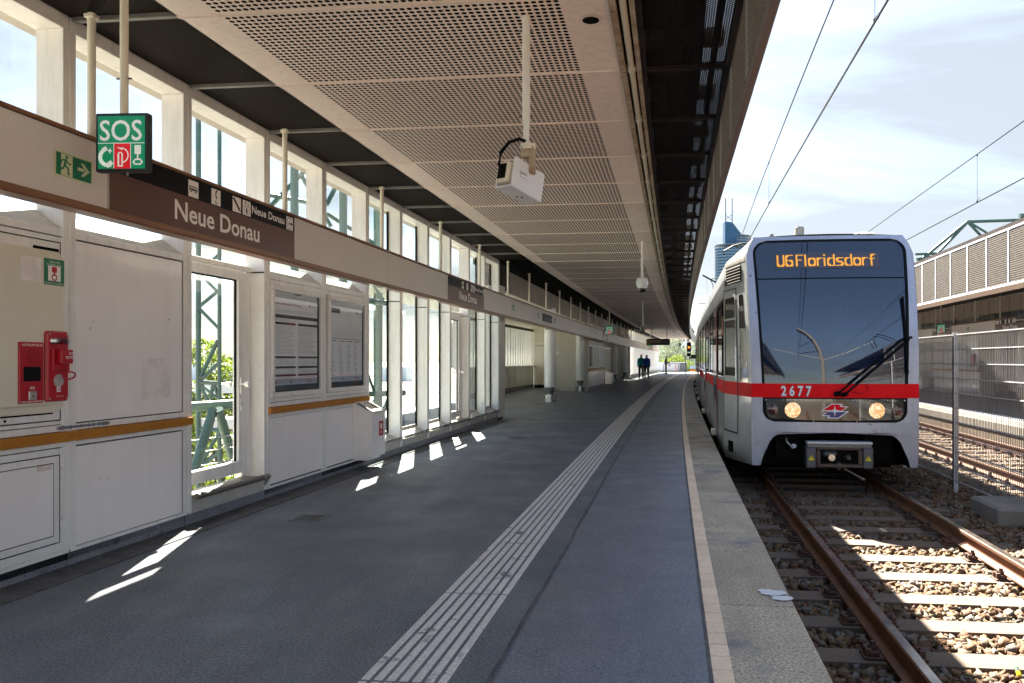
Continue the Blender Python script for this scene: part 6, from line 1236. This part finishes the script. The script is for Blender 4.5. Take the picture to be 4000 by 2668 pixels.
for i in range(9):
    part('block', MB().box(0, 14, 0, 12, 0, 5+4*random.random(), 'bldg'), hz, Matrix.Translation((-330+i*30, 330+10*(i % 3), -8)))

# ------------------------------------------------------------------ people
def person(s_, n_, rot, lab, joints, edges, radii, paint, extra=None):
    """one continuous skinned body; paint(x, y, z) gives the material of each face"""
    T = FR(s_, n_, 0, rot); me = bpy.data.meshes.new('person'); me.from_pydata(joints, edges, []); o = bpy.data.objects.new('person', me); COL.objects.link(o)
    sk = o.modifiers.new('s', 'SKIN')
    for i, r in enumerate(radii): me.skin_vertices[0].data[i].radius = (tuple(q*1.28 for q in r) if isinstance(r, tuple) else (r*1.28, r*1.28))
    me.skin_vertices[0].data[0].use_root = True; ss = o.modifiers.new('u', 'SUBSURF'); ss.levels = 2; ss.render_levels = 2
    dg = bpy.context.evaluated_depsgraph_get(); dg.update(); nm = bpy.data.meshes.new_from_object(o.evaluated_get(dg)); bpy.data.objects.remove(o)
    mats = []; nm.materials.clear(); idx = []
    for p_ in nm.polygons:
        m_ = paint(*p_.center)
        if m_ not in mats: mats.append(m_)
        idx.append(mats.index(m_))
    for m_ in mats: nm.materials.append(M[m_])
    nm.polygons.foreach_set('material_index', idx); nm.shade_smooth()
    t = put('person', nm, None, T); t['label'] = lab; t['category'] = 'person'; return t, T
def body(h=1.77, lean=0, armL=None, armR=None, stride=.1, fat=1.0):
    k = h/1.77
    J = [(0, 0, .95), (0, .0, 1.10), (0, .01, 1.28), (0, .0, 1.42), (0, .0, 1.50), (0, -.01+lean, 1.56), (0, -.02+lean, 1.66), (0, -.02+lean, 1.74)]
    R = [(.155*fat, .11*fat), (.145*fat, .115*fat), (.165*fat, .115*fat), (.13, .09), (.06, .06), (.062, .065), (.078, .092), (.055, .07)]
    E = [(i, i+1) for i in range(7)]
    for sg, st in ((-1, stride), (1, -stride)):
        b = len(J); J += [(sg*.10, 0, .88), (sg*.115, st*.5, .48), (sg*.12, st-.02*sg, .09), (sg*.13, st-.15, .035)]; R += [.088, (.058, .062), .042, (.042, .03)]; E += [(0, b), (b, b+1), (b+1, b+2), (b+2, b+3)]
    for sg, arm in ((-1, armL), (1, armR)):
        b = len(J); arm = arm or [(sg*.19, 0, 1.40), (sg*.225, .02, 1.13), (sg*.235, -.04, .90), (sg*.235, -.06, .82)]
        J += arm; R += [.062, .046, .034, (.036, .022)]; E += [(3, b), (b, b+1), (b+1, b+2), (b+2, b+3)]
    return [(x*k, y*k, z*k) for x, y, z in J], E, R
def clothes(top, legs, sleeve=1.2, hem=.93, leg_hem=.06, skin='skin', shoe='black', hair='hair', back=1):
    def f(x, y, z):
        if z > 1.53: return hair if (z > 1.71 or (y*back > .0 and z > 1.60)) else skin
        if z < .07: return shoe
        if abs(x) > .215 and z < sleeve: return skin
        if z > hem: return top
        return legs if z > leg_hem else skin
    return f
J, E, R = body(1.77, stride=.12, fat=1.08)
pp, T = person(56.4, -3.07, 0, 'man in a teal shirt and dark trousers seen from behind, left of the pair', [(x, -y, z) for x, y, z in J], E, R, clothes('teal', 'jeans', .95))
J, E, R = body(1.74, stride=.10, fat=1.1)
pp, T = person(56.1, -2.66, .1, 'man in a royal blue shirt and black shorts seen from behind, right of the pair', [(x, -y, z) for x, y, z in J], E, R, clothes('blue', 'shorts', 1.1, .93, .50))
J, E, R = body(1.72, lean=-.03, armR=[(.17, -.02, 1.40), (.19, -.10, 1.15), (.12, -.32, 1.18), (.08, -.40, 1.20)], armL=[(-.17, -.02, 1.40), (-.2, -.06, 1.13), (-.15, -.30, 1.12), (-.12, -.38, 1.12)], stride=.04)
pp, T = person(76, -2.3, math.pi/2, 'bald man in navy shirt and khaki trousers reading his phone near the platform end', J, E, R, clothes('navy', 'khaki', 1.22, skin='skin_dark', hair='skin_dark', back=1))
thing('mobile_phone', 'small dark phone held by the man near the platform end', 'phone', T @ Matrix.Translation((.07, -.45, 1.2)), mb=MB().box(-.035, .035, -.07, .06, -.006, .006, 'black', ch=.003))
for TT_, lb in ((T @ Matrix.Translation((-.14, -.34, .74)), 'white carrier bag hanging from the hand of the man at the platform end'), (FR(56.35, -2.83, .58), 'white carrier bag between the two men walking away')):
    bg_ = thing('carrier_bag', lb, 'bag', TT_, 'white carrier bags'); part('body', MB().lathe([(.03, 0), (.10, .02), (.12, .12), (.09, .26), (.03, .34)], 'bag', 12), bg_, TT_, smooth=True); part('handle', MB().tube([(.02, 0, .33), (.0, 0, .40), (-.02, 0, .33)], .008, 'bag', 6), bg_, TT_)
